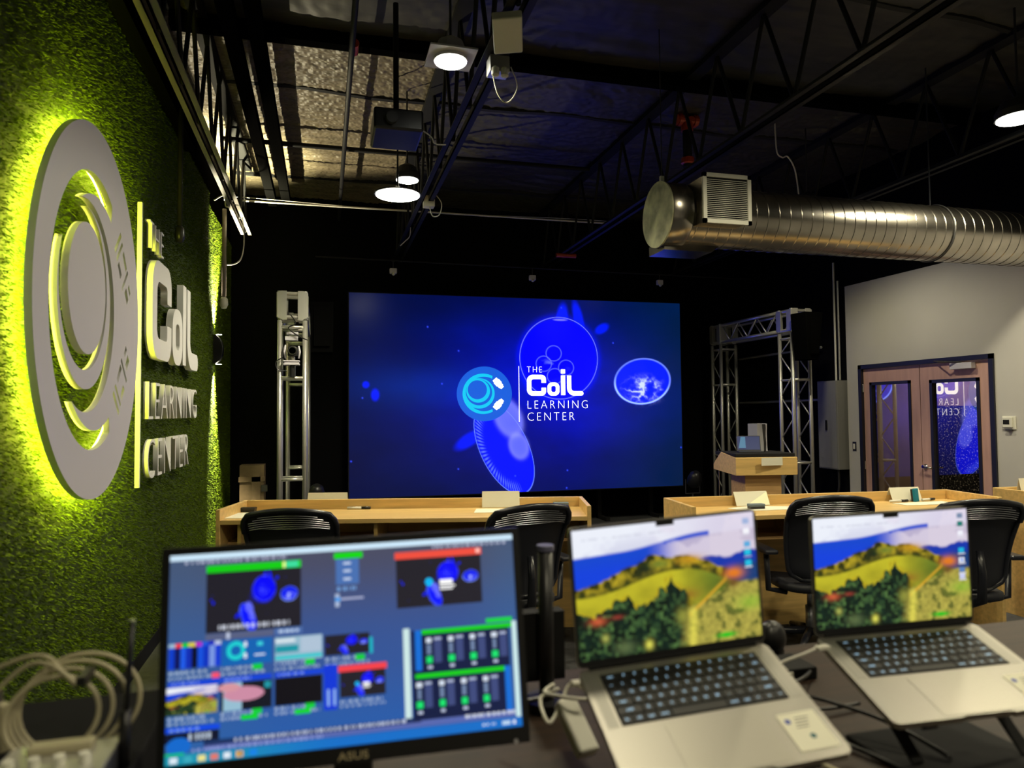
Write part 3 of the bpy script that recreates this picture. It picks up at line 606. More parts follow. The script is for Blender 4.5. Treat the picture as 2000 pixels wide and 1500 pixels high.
# ================================================================= CHAIRS
def make_chair():
    t = thing('mesh_office_chair', (0, 0, 0), 'x', 'chair')
    # local: occupant faces +Y, back at -Y.  back surface point
    def bp(s_, z_):     # s_ in -1..1, z_ in 0..1
        wdt = .27*(1-.18*(1-z_)**1.5)
        if z_ > .86: wdt *= sqrt(max(0, 1-((z_-.86)/.16)**2*.35))
        if z_ < .12: wdt *= sqrt(max(0, 1-((.12-z_)/.16)**2))
        x = s_*wdt; y = -.27-.13*z_+.07*(s_*s_)*(1-.4*z_)+.05*sin(pi*z_); return Vector((x, y, .50+.55*z_-(.03*s_*s_ if z_ > .8 else 0)))
    N, K = 17, 17
    v = [bp(-1+2*i/(N-1), k/(K-1)) for k in range(K) for i in range(N)]
    f = [(k*N+i, k*N+i+1, (k+1)*N+i+1, (k+1)*N+i) for k in range(K-1) for i in range(N-1)]
    mb = MB(); mb.add(v, f); mb.add([p+Vector((0, .012, 0)) for p in v], [tuple(reversed(q)) for q in f]); back = mb.build('backrest', M_MESH, t, smooth=True)
    ring = [bp(-1, k/16) for k in range(17)]+[bp(-1+2*i/16, 1) for i in range(1, 17)]+[bp(1, k/16) for k in range(15, -1, -1)]+[bp(1-2*i/16, 0) for i in range(1, 16)]
    MB().tube([p+Vector((0, -.004, 0)) for p in ring], .016, 8, True).build('back_frame', M_CHAIRF, t, smooth=True)
    mb = MB()
    for k in range(7):
        z_ = .80+.024*k; mb.tube([bp(-.86+.1*max(0, k-4)+(1.72-.2*max(0, k-4))*i/14, z_)+Vector((0, -.014, 0)) for i in range(15)], .0022, 5)
    mb.build('slats', M_CHROME_D, t)
    MB().tube([(0, -.02, .40), (0, -.2, .40), (0, -.34, .46), (0, -.35, .62), (0, -.33, .75)], [.03, .03, .028, .024, .02], 8).build('back_support', M_CHAIRF, t, smooth=True)
    mb = MB()
    for q, zt in ((1, 0),):
        v = []; n = 28
        for zq, sc in ((.415, .86), (.43, 1), (.465, 1), (.48, .9)):
            for i in range(n):
                a = 2*pi*i/n; cx = math.copysign(abs(cos(a))**.6, cos(a)); cy = math.copysign(abs(sin(a))**.6, sin(a))
                v.append((.26*cx*sc, -.02+.245*cy*sc, zq-(.03 if cy > .8 else 0)))
        f = [(j*n+i, j*n+(i+1) % n, (j+1)*n+(i+1) % n, (j+1)*n+i) for j in range(3) for i in range(n)]+[tuple(range(n))[::-1], tuple(range(3*n, 4*n))]
        mb.add(v, f)
    mb.build('seat', M_MESH, t, smooth=True)
    for s_ in (-1, 1):
        MB().tube([(s_*.2, -.1, .40), (s_*.32, -.1, .42), (s_*.33, -.1, .66)], [.02, .02, .018], 8).build('armrest_post', M_CHAIRF, t, smooth=True)
        MB().span((s_*.33-.045, -.2, .66), (s_*.33+.045, .1, .69)).build('armrest_pad', M_CHAIRF, t, bevel=.012)
    MB().cyl((0, 0, .1), (0, 0, .28), .03).cyl((0, 0, .28), (0, 0, .42), .018).build('gas_lift', M_CHROME_D, t, smooth=True)
    MB().span((-.1, -.12, .385), (.1, .1, .42)).build('mechanism', M_DARK, t, bevel=.01)
    for k in range(5):
        a = radians(90+72*k); c, s_ = cos(a), sin(a)
        l = MB().tube([(0, 0, .12), (.15*c, .15*s_, .105), (.30*c, .30*s_, .075)], [.03, .024, .018], 8).build('base_arm', M_CHAIRF, t, smooth=True)
        MB().cyl((.30*c-.022*s_, .30*s_+.022*c, .03), (.30*c+.022*s_, .30*s_-.022*c, .03), .03, n=14).build('caster', M_BLACKGL, l)
    return t
M_CHROME_D = mat('chair_slat', (.35, .36, .4), .3, .8)
ch = make_chair(); ch['group'] = 'mesh office chairs'
spots = [((-.12, 4.60), radians(-12), 'black mesh chair at the left desk, leftmost chair, seen square from behind'),
         ((1.12, 4.33), radians(10), 'black mesh chair turned slightly at the right end of the left desk'),
         ((3.16, 4.10), radians(-13), 'black mesh chair at the middle right desk, seen behind the top of the right-hand laptop'),
         ((3.84, 3.66), radians(-15), 'black mesh chair at the right end of the middle right desk, rightmost chair')]
for i, (p, a, lb) in enumerate(spots):
    o = ch if i == 0 else copy_tree(ch); o.location = (p[0], p[1], 0); o.rotation_euler = (0, 0, a); o['label'] = lb

# ================================================================= DOORS (right wall)
mb = MB(); x0 = RX-.02
mb.span((x0, D0, 0), (RX+.13, D0+.05, DZ)).span((x0, D1-.05, 0), (RX+.13, D1, DZ)).span((x0, D0, DZ-.05), (RX+.13, D1, DZ))
struct('trim_1', mb, M_FRAME)
def glassmat():
    m = bpy.data.materials.new('door_glass'); m.use_nodes = True; nt = m.node_tree; nt.nodes.clear()
    o = nt.nodes.new('ShaderNodeOutputMaterial'); mx = nt.nodes.new('ShaderNodeMixShader'); t = nt.nodes.new('ShaderNodeBsdfTransparent'); g = nt.nodes.new('ShaderNodeBsdfGlossy')
    t.inputs[0].default_value = (.75, .72, .66, 1); g.inputs['Roughness'].default_value = .0; g.inputs[0].default_value = (.9, .9, .95, 1); mx.inputs[0].default_value = .30
    nt.links.new(t.outputs[0], mx.inputs[1]); nt.links.new(g.outputs[0], mx.inputs[2]); nt.links.new(mx.outputs[0], o.inputs[0]); return m
M_GLASS = glassmat()
def door(name, y0, y1, g0, g1, gz1, label):
    X0, X1 = RX+.015, RX+.06; gz0 = .28
    mb = MB(); mb.span((X0, y0, .01), (X1, g0, DZ-.055)).span((X0, g1, .01), (X1, y1, DZ-.055)).span((X0, g0, gz1), (X1, g1, DZ-.055)).span((X0, g0, .01), (X1, g1, gz0))
    d = struct(name, mb, M_DOOR); d['label'] = label
    mb = MB(); e = .035
    mb.span((X0-.012, g0, gz0), (X1+.01, g0+e, gz1)).span((X0-.012, g1-e, gz0), (X1+.01, g1, gz1)).span((X0-.012, g0, gz1-e), (X1+.01, g1, gz1)).span((X0-.012, g0, gz0), (X1+.01, g1, gz0+e))
    mb.build('glazing_frame', M_FRAME, d)
    MB().span((X0+.018, g0+e*.5, gz0+e*.5), (X0+.024, g1-e*.5, gz1-e*.5)).build('glass_pane', M_GLASS, d)
    return d
dl = door('door_1', 6.43, 7.275, 6.55, 7.17, 1.915, 'far leaf of the birch double door')
dr = door('door_2', 5.555, 6.422, 5.68, 6.29, 1.905, 'near leaf of the birch double door with lever handle')
X0 = RX+.015
MB().lathe([(.03, 0), (.03, .012), (.018, .016), (.018, .05)], (X0, 6.375, .945), 18, Matrix.Rotation(-pi/2, 3, 'Y')).tube([(X0-.05, 6.375, .945), (X0-.055, 6.33, .945), (X0-.055, 6.25, .94)], .009, 8).build('lever_handle', M_CHROME, dr, smooth=True)
MB().span((X0-.06, 5.72, 2.0), (X0, 5.98, 2.065)).build('door_closer', M_SIGN, dr, bevel=.004)
MB().tube([(X0-.04, 5.85, 2.07), (X0-.13, 6.05, 2.09), (X0-.03, 6.2, 2.105)], .008, 6).build('closer_arm', M_DARK, dr)
for z_ in (.9, 1.82): MB().cyl((X0-.008, 5.553, z_-.05), (X0-.008, 5.553, z_+.05), .012).build('hinge', M_FRAME, dr)
for z_ in (.9, 1.85): MB().cyl((X0-.008, 7.277, z_-.05), (X0-.008, 7.277, z_+.05), .012).build('hinge', M_CHROME, dl)
spot('corridor_light', (7.5, 7.6, 2.85), 150, radians(160), .5, (1, .85, .65), .2)
M_SPECKLE = mat('speckle_green', (.006, .010, .006), .6, var=.9, vscale=45, tint=(.55, .65, .45))
for _n in M_SPECKLE.node_tree.nodes:
    if _n.type == 'VALTORGB': _n.color_ramp.elements[0].position = .56; _n.color_ramp.elements[1].position = .72
mb = MB().span((8.2, 6.6, 0), (8.28, 8.15, 1.62)); tag(mb.build('speckle_panel', M_SPECKLE), 'dark green speckled panel added behind the near door glass in place of a reflection', 'screen')  # added panel, stands in for the green reflection in the door glass
# thermostat, switch, panel, conduits
t = thing('thermostat', (RX, 5.36, 1.40), 'white thermostat on the grey wall right of the doors', 'thermostat')
MB().span((-.012, -.07, -.02), (0, .07, .11)).build('back_plate', M_WHITE, t, bevel=.004); MB().span((-.03, -.045, .0), (-.012, .055, .1)).build('body', M_WHITE, t, bevel=.004)
MB().span((-.0315, -.02, .03), (-.0295, .045, .075)).build('display', MB_BLACK, t); MB().span((-.034, -.04, -.03), (-.01, .02, -.018)).build('cover_flap', M_DARK, t)
t = thing('light_switch', (RX, 7.44, 1.12), 'small white light switch with dark plate left of the doors', 'light switch')
MB().span((-.006, -.03, -.055), (0, .03, .06)).build('plate', M_FRAME, t); MB().span((-.012, -.014, -.03), (-.006, .014, .035)).build('rocker', M_WHITE, t)
t = thing('electrical_panel', (RX+.05, 7.77, 1.4), 'tall grey electrical cabinet in the dark corner left of the doors', 'electrical cabinet')
MB().span((-.17, -.185, -.58), (0, .185, .56)).build('box', M_PANEL, t, bevel=.004); MB().span((-.178, -.17, -.565), (-.17, .17, .545)).build('cover', M_PANEL, t, bevel=.002)
MB().span((-.188, -.0, -.08), (-.178, .03, .05)).build('latch', MB_BLACK, t)
for k, y in enumerate((7.63, 7.70)):
    tag(MB().cyl((RX-.03, y, 1.965), (RX-.03, y, 3.25+.25*k), .013, n=10).build('conduit', M_WHITE if k else M_ALU), ('thin pale conduit rising from the electrical cabinet next to the grey wall', 'taller pale conduit rising from the electrical cabinet, farther from the grey wall')[k], 'conduit')
tag(MB().tube(spline2d([(RX-.03, 7.70, .82), (RX-.03, 7.70, .6), (RX-.02, 7.76, .4), (RX-.02, 7.8, .0)]), .015).build('conduit', M_DARK), 'dark conduit curving down from under the electrical cabinet', 'conduit')
for z_, lb in ((2.42, 'upper'), (1.72, 'lower')):
    tag(MB().cyl((RX-.02, 7.98, z_), (RX-.02, 9.9, z_-.02), .018).build('wall_rail', M_ALU), lb+' horizontal rail on the dark wall behind the right truss', 'rail')

# ================================================================= CEILING THINGS
def joist(x, zb, y0, y1, m, label, gap=.05, lw=.05):
    t = thing('open_web_joist', (x, (y0+y1)/2, zb), label, 'ceiling joist'); a, b = y0-(y0+y1)/2, y1-(y0+y1)/2; H_ = CZ-.02-zb
    mb = MB()
    for s_ in (-1, 1):
        xa = s_*gap/2; mb.span((xa, a, 0), (xa+s_*lw, b, .008)); mb.span((xa, a, 0), (xa+s_*.008, b, .05))
    mb.build('bottom_chord', m, t)
    MB().span((-.06, a, H_-.05), (.06, b, H_)).build('top_chord', MB_BLACK, t)
    mb = MB(); n = max(2, int((b-a)/.62))
    for i in range(n):
        q0 = a+(b-a)*i/n; q1 = a+(b-a)*(i+1)/n; qm = (q0+q1)/2
        mb.cyl((0, q0, .03), (0, qm, H_-.03), .016, n=8).cyl((0, qm, H_-.03), (0, q1, .03), .016, n=8)
    mb.build('web', M_BEAM, t)
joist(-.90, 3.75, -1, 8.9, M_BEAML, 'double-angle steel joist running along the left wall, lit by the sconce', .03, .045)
joist(.99, 3.72, -1, 9.9, M_BEAM, 'dark open-web steel joist above the round ceiling lights')
joist(3.16, 3.72, -1, 9.9, M_BEAM, 'dark open-web steel joist lit blue beside the end of the round duct')
joist(5.3, 3.72, -1, 9.9, M_BEAM, 'dark open-web steel joist at the upper right above the duct')
struct('trim_1_ceiling_edge', MB().span((WX-.02, -3, 3.80), (WX+.10, 6.3, 3.90)), M_MATTE); bpy.data.objects['trim_1_ceiling_edge'].name = 'trim_2'
mb = MB()
for x in (-.62, -.45):
    mb.span((x-.05, -1, 4.2), (x+.05, 9.2, 4.3))
tag(MB().span((-1.1, 5.50, 4.46), (6.4, 5.60, 4.57)).build('spill_stop_beam', M_MATTE), 'black beam added under the deck to stop the sconce light at the front edge of the ripples', 'beam')  # added beam, cuts off the sconce spill along the ceiling
tag(mb.build('cable_tray', M_MATTE), 'black twin beam tray beside the left wall under the ceiling deck', 'beam')
tag(MB().cyl((.20, -1, 4.32), (.20, 9.9, 4.28), .022).build('ceiling_pipe', M_BEAM), 'dark pipe running away under the rippled ceiling deck', 'pipe')
tag(MB().cyl((-1.0, 7.6, 4.42), (3.0, 7.6, 4.42), .025).build('ceiling_pipe', MB_BLACK), 'dark crosswise pipe over the lit patch of ceiling', 'pipe')
tag(MB().cyl((-1.1, 8.5, 4.05), (3.6, 8.5, 4.06), .011).build('ceiling_conduit', M_CABLEW), 'long pale conduit crossing under the ceiling toward the back', 'conduit')
tag(MB().tube([(x, 8.52, 4.075-.02*sin(x*1.4)) for x in np.linspace(-1.0, 3.7, 30)], .004, 5).build('ceiling_wire', M_CABLEW), 'thin wire drooping along the pale crosswise conduit', 'wire')
tag(MB().cyl((-.1, 9.0, 3.55), (6.2, 9.2, 3.55), .010).build('ceiling_conduit', M_BEAM), 'faint dark rod above the video wall that carries the sensors', 'rod')
def fixture(name, x, y, z, r, lb, es, plate=False, watts=120, lens=1.):
    t = thing(name, (x, y, z), lb, 'ceiling light')
    hh = .25 if r > .15 else 1.
    MB().lathe([(r*1.0, .0), (r*1.08, .0), (r*1.08, .05*hh), (r*.8, .12*hh), (r*.3, .15*hh)], (0, 0, 0), 32).build('housing', M_SIGN if plate else M_DARK, t, smooth=False)
    MB().cyl((0, 0, .03), (0, 0, CZ-z), .008).build('drop_rod', M_DARK, t)
    MB().cyl((0, 0, -.006), (0, 0, .004), r, n=32).build('lens', emitmat('lamp_lens', (1, 1, .85), es), t)
    if plate: MB().span((-r*1.5, -r*1.5, .02), (r*1.5, r*1.5, .03)).build('square_plate', M_SIGN, t)
    spot('lamp', (0, 0, -.02), watts, radians(152), .6, WARM, r, (0, 0, -1), t)
    return t
fixture('ceiling_downlight', .747, 4.16, 3.74, .095, 'round downlight on a square plate, nearest of the lit ceiling lights', 14, True, 90)
fixture('ceiling_downlight', .742, 6.42, 3.74, .10, 'smaller round downlight just above the very bright lamp', 18, False, 80)
fixture('pendant_lamp', .63, 6.18, 3.52, .19, 'widest and brightest round lamp hanging near the middle of the ceiling', 30, False, 150)
fixture('ceiling_downlight', 4.98, 3.98, 3.74, .14, 'round downlight at the right edge of the photo, above the duct', 22, False, 200)
fixture('ceiling_downlight', 4.95, 6.3, 3.74, .10, 'added round downlight behind the spiral duct, there to brighten the grey wall', 14, False, 95)  # unseen lamp added behind the duct to brighten the grey wall
for x, y, p in ((.75, 1.6, 60), (2.9, 1.5, 75), (4.9, .8, 70), (.6, -1.0, 70), (3.0, -1.2, 60), (2.9, 3.4, 60)):
    spot('room_lamp', (x, y, 3.7), p*.8, radians(150), .7, WARM, .1)
# access point, junction boxes
m_ap = Matrix.Translation((1.05, 3.98, 3.92))@Matrix.Rotation(radians(-28), 4, 'X')@Matrix.Rotation(radians(-8), 4, 'Y')@Matrix.Rotation(radians(-10), 4, 'Z')
t = thing('ceiling_access_point', (.96, 3.60, 3.66), 'white rectangular box near the top centre of the ceiling', 'access point', mtx=Matrix.Translation((.965, 3.62, 3.66))@Matrix.Rotation(radians(-14), 4, 'X')@Matrix.Rotation(radians(-16), 4, 'Z'))
MB().span((-.08, -.13, -.025), (.08, .13, .025)).build('cover', M_WHITE, t, bevel=.008); MB().cyl((0, 0, .03), (0, 0, .6), .01).build('mount_rod', M_DARK, t)
t = thing('twin_socket_box', (1.01, 4.02, 3.66), 'metal twin socket box with hanging wire below the white ceiling box', 'socket box')
MB().span((-.06, -.05, -.04), (.06, .05, .06)).build('box', M_ALU, t, bevel=.004)
for s_ in (-1, 1): MB().lathe([(.012, -.03), (.024, -.02), (.024, .02), (.015, .03)], (s_*.028, -.05, -.045), 14).build('socket', M_WHITE, t)
MB().tube(spline2d([(.04, 0, .06), (.10, -.1, .25), (.09, -.35, .30)]), .005, 6).tube(spline2d([(-.03, 0, -.05), (0, 0, -.16), (.06, 0, -.2), (.12, 0, -.1), (.08, 0, .02)]), .004, 6).build('wire', M_CABLEW, t)
t = thing('junction_box', (1.03, 7.0, 3.70), 'white junction box with looped wire right of the brightest lamp', 'junction box')
MB().span((-.06, -.05, -.03), (.05, .05, .08)).build('box', M_WHITE, t, bevel=.006); MB().tube(spline2d([(.0, -.02, -.03), (.03, -.02, -.12), (.1, -.02, -.1), (.12, -.02, .02), (.05, 0, .12)]), .006, 6).build('wire', M_CABLEW, t)
tag(MB().tube(spline2d([(.96, 8.0, 3.74), (.95, 8.0, 3.62), (.9, 8.0, 3.56), (.84, 8.0, 3.5)]), .006, 6).build('hanging_wire', M_SIGN), 'short pale wire hanging under the joist behind the junction box', 'wire')
for k, (x, y, z) in enumerate(((.86, 9.03, 3.42), (2.74, 9.09, 3.42), (4.67, 9.15, 3.44))):
    t = thing('ceiling_sensor', (x, y, z), ('small pale sensor hanging above the left end of the video wall', 'small pale sensor hanging above the middle of the video wall', 'small pale sensor hanging above the right end of the video wall')[k], 'sensor', 0, 'small sensors above the video wall')
    MB().span((-.045, -.03, -.04), (.045, .03, .03)).build('housing', M_SIGN, t, bevel=.01); MB().cyl((0, 0, .03), (0, 0, .13), .006).build('stem', M_DARK, t)
    MB().sphere((0, -.02, -.045), .022, 8).build('lens', M_WHITE, t, smooth=True)
def hangrod(loc, ztop, zbot, r, m, label, endm):
    t = thing('hanging_rod', loc, label, 'rod'); MB().cyl((0, 0, zbot), (0, 0, ztop), r, n=12).build('pole', m, t, smooth=True)
    MB().lathe([(r, 0), (r*1.8, -.02), (r*2, -.08), (r*1.2, -.12)], (0, 0, zbot), 14).build('end_cap', endm, t, smooth=True)
hangrod((-1.03, 8.0, 0), 3.8, 2.85, .022, mat('rod_tan', (.30, .25, .22), .5), 'pale brown rod hanging in front of the bright strip of turf wall', M_WHITE)
hangrod((-1.02, 5.55, 0), 3.85, 2.98, .018, MB_BLACK, 'black rod hanging in front of the turf wall above the word THE', M_BLACKGL)
tag(MB().tube(spline2d([(-1.0, 8.0, 3.2), (-.92, 8.02, 3.22), (-.86, 8.05, 3.3), (-.84, 8.1, 3.5), (-.86, 8.1, 3.76)]), .007, 6).build('hanging_wire', M_SIGN), 'pale wire curving up from the brown rod to the joist', 'wire')
tag(MB().tube(spline2d([(-1.12, 7.9, 3.86), (-1.02, 7.9, 3.92), (-1.0, 7.9, 3.80), (-.9, 7.9, 3.84)]), .007, 6).build('hanging_wire', M_CABLEW), 'white looped wire at the top of the bright turf strip', 'wire')
# projector cluster
t = thing('ceiling_projector', (.50, 5.0, 3.55), 'black projector and bracket hanging in the dark left of the centre joist', 'projector')
MB().span((-.17, -.2, 0), (.17, .2, .15)).build('body', M_BLACKGL, t, bevel=.015); MB().cyl((-.05, -.2, .07), (-.05, -.24, .07), .04, n=20).build('lens_barrel', M_DARK, t)
MB().cyl((0, 0, .15), (0, 0, 1.0), .02).span((-.09, -.09, .15), (.09, .09, .17)).build('mount_pole', MB_BLACK, t)
MB().tube(spline2d([(.17, .0, .1), (.25, 0, .05), (.28, 0, .0), (.36, 0, .0)]), .005, 6).build('cable', M_SIGN, t)
# sprinkler riser with red fittings
t = thing('sprinkler_pipe', (3.55, 6.3, 0), 'dark pipe between two red couplings under the upper right ceiling', 'sprinkler pipe')
MB().cyl((0, 0, 4.05), (0, 0, CZ), .045).build('riser', MB_BLACK, t, smooth=True)
MB().lathe([(.05, 0), (.065, .01), (.065, .06), (.05, .07)], (0, 0, 4.08), 16).build('lower_coupling', M_RED, t); MB().cyl((-.12, 0, 4.53), (.12, 0, 4.53), .05).cyl((-.1, 0, 4.53), (-.07, 0, 4.53), .065).cyl((.07, 0, 4.53), (.1, 0, 4.53), .065).cyl((0, 0, 4.42), (0, 0, 4.5), .06).build('upper_tee', M_RED, t)
tag(MB().cyl((3.02, 8.9, 3.70), (3.3, 8.9, 3.70), .03).build('pipe_coupling', M_RED), 'small red fitting under the blue-lit joist near the video wall', 'pipe fitting')
tag(MB().cyl((.22, 5.2, 4.33), (.22, 5.34, 4.33), .032).build('pipe_coupling', M_RED), 'small red fitting near the pipe at the upper left of the ceiling', 'pipe fitting')
tag(MB().tube(spline2d([(4.36, 6.0, 4.60), (4.37, 6.0, 4.2), (4.43, 6.0, 4.12), (4.5, 6.0, 4.13), (4.58, 6.0, 4.0), (4.62, 6.0, 3.72)]), .008, 6).build('hanging_wire', M_SIGN), 'pale grey wire arching down above the duct', 'wire')
tag(MB().cyl((1.3, 3.2, 4.45), (4.2, 3.0, 4.45), .012).build('ceiling_conduit', M_BEAM), 'faint conduit crossing the dark ceiling at the top of the photo', 'conduit')

# ================================================================= DUCT
DY, DZc, DR = 4.9, 3.11, .235
duct = thing('spiral_duct', (2.5, DY, DZc), 'large silver spiral round duct with square vent, crossing the upper right', 'duct')
mb = MB(); prof = []; L0 = .02; L1 = RX-2.5+.02
pts = []
x = L0
while x < L1:
    pts += [(x, DR), (x+.002, DR), (x+.092, DR), (x+.094, DR), (x+.0955, DR+.0035), (x+.0985, DR+.0035)]; x += .1
n = 48; vs_ = [(p[0], p[1]*cos(2*pi*k/n), p[1]*sin(2*pi*k/n)) for p in pts for k in range(n)]
# slanted seams: shear each ring a little along the circumference
vs_ = [(x+ (.075*(0.5-((k % n)/n if (k % n)/n < .5 else 1-(k % n)/n)))*0, y, z) for k, (x, y, z) in enumerate(vs_)]
fs_ = [(i*n+k, i*n+(k+1) % n, (i+1)*n+(k+1) % n, (i+1)*n+k) for i in range(len(pts)-1) for k in range(n)]
MB().add(vs_, fs_).build('duct_body', M_STEEL, duct, smooth=True)
MB().lathe([(DR+.006, 0), (DR+.012, .01), (DR+.012, .17), (DR+.004, .18)], (0, 0, 0), 48, Matrix.Rotation(pi/2, 3, 'Y')).build('end_collar', M_STEEL, duct, smooth=True)
MB().cyl((-.012, 0, 0), (.0, 0, 0), DR+.018, n=48).build('end_cap', mat('duct_sealant', (.52, .53, .34), .6, bump=.5, bscale=12, var=.5, vscale=7), duct)
vr = MB(); vx0, vx1 = .20, .62; 
# vent box: stands out toward the camera side, tilted up
R_ = Matrix.Rotation(radians(8), 3, 'X')
v = thing('tmp', (0, 0, 0), 'x', 'x'); bpy.data.objects.remove(v)
def vb(name, a, b, m, bevel=0, mb=None):
    o = MB().span(a, b).build(name, m, duct, bevel=bevel); return o
yb = -.20; yf = -.37; zc = .04; hz = .185; wx0, wx1 = .17, .57
MB().span((wx0+.02, yf+.01, zc-hz+.015), (wx1-.02, yb+.12, zc+hz-.015)).build('vent_box', M_STEEL, duct)
mb = MB(); b_ = .03
mb.span((wx0, yf-.008, zc-hz), (wx1, yf+.012, zc-hz+b_)).span((wx0, yf-.008, zc+hz-b_), (wx1, yf+.012, zc+hz)).span((wx0, yf-.008, zc-hz), (wx0+b_, yf+.012, zc+hz)).span((wx1-b_, yf-.008, zc-hz), (wx1, yf+.012, zc+hz))
fr = mb.build('vent_frame', M_WHITE, duct)
MB().span((wx0+b_, yf+.004, zc-hz+b_), (wx1-b_, yf+.0095, zc+hz-b_)).build('vent_core', MB_BLACK, duct)
mb = MB()
for k in range(21):
    z_ = zc-hz+b_+.008+k*(2*hz-2*b_-.012)/21; mb.box(((wx0+wx1)/2, yf, z_), (wx1-wx0-2*b_, .007, .0042), Matrix.Rotation(radians(12), 3, 'X'))
mb.build('vent_louvres', M_WHITE, duct)
MB().prism([(.02, -DR-.045), (.43, -DR-.045), (.52, -DR+.03), (.02, -DR+.03)], (0, -.05, 0), (1, 0, 0), (0, 0, 1), (0, .26, 0)).build('lower_register', M_STEEL, duct)
MB().span((.02, -.012, DR+.01), (.05, .012, DR+.07)).build('hanger_tag', M_WHITE, duct); MB().cyl((.035, 0, DR+.06), (.035, 0, CZ-DZc), .004).build('hanger_wire', M_DARK, duct)
MB().tube([(2.6, (DR+.008)*cos(a), (DR+.008)*sin(a)) for a in np.linspace(0, 2*pi, 33)[:-1]], .006, 6, True).cyl((2.6, 0, DR), (2.6, 0, CZ-DZc), .006).build('hanger_strap', M_DARK, duct)

# ================================================================= FOREGROUND TABLE
TZ = .95
t = thing('production_table', (1.0, 1.12, 0), 'dark walnut table carrying the monitor and two laptops', 'table')
MB().span((-1.2, -.62, TZ-.03), (1.5, .58, TZ)).build('table_top', M_TABLE, t, bevel=.004)
for x in (-1.15, 1.42):
    for y in (-.56, .5): MB().span((x-.03, y-.03, 0), (x+.03, y+.03, TZ-.03)).build('leg', MB_BLACK, t)
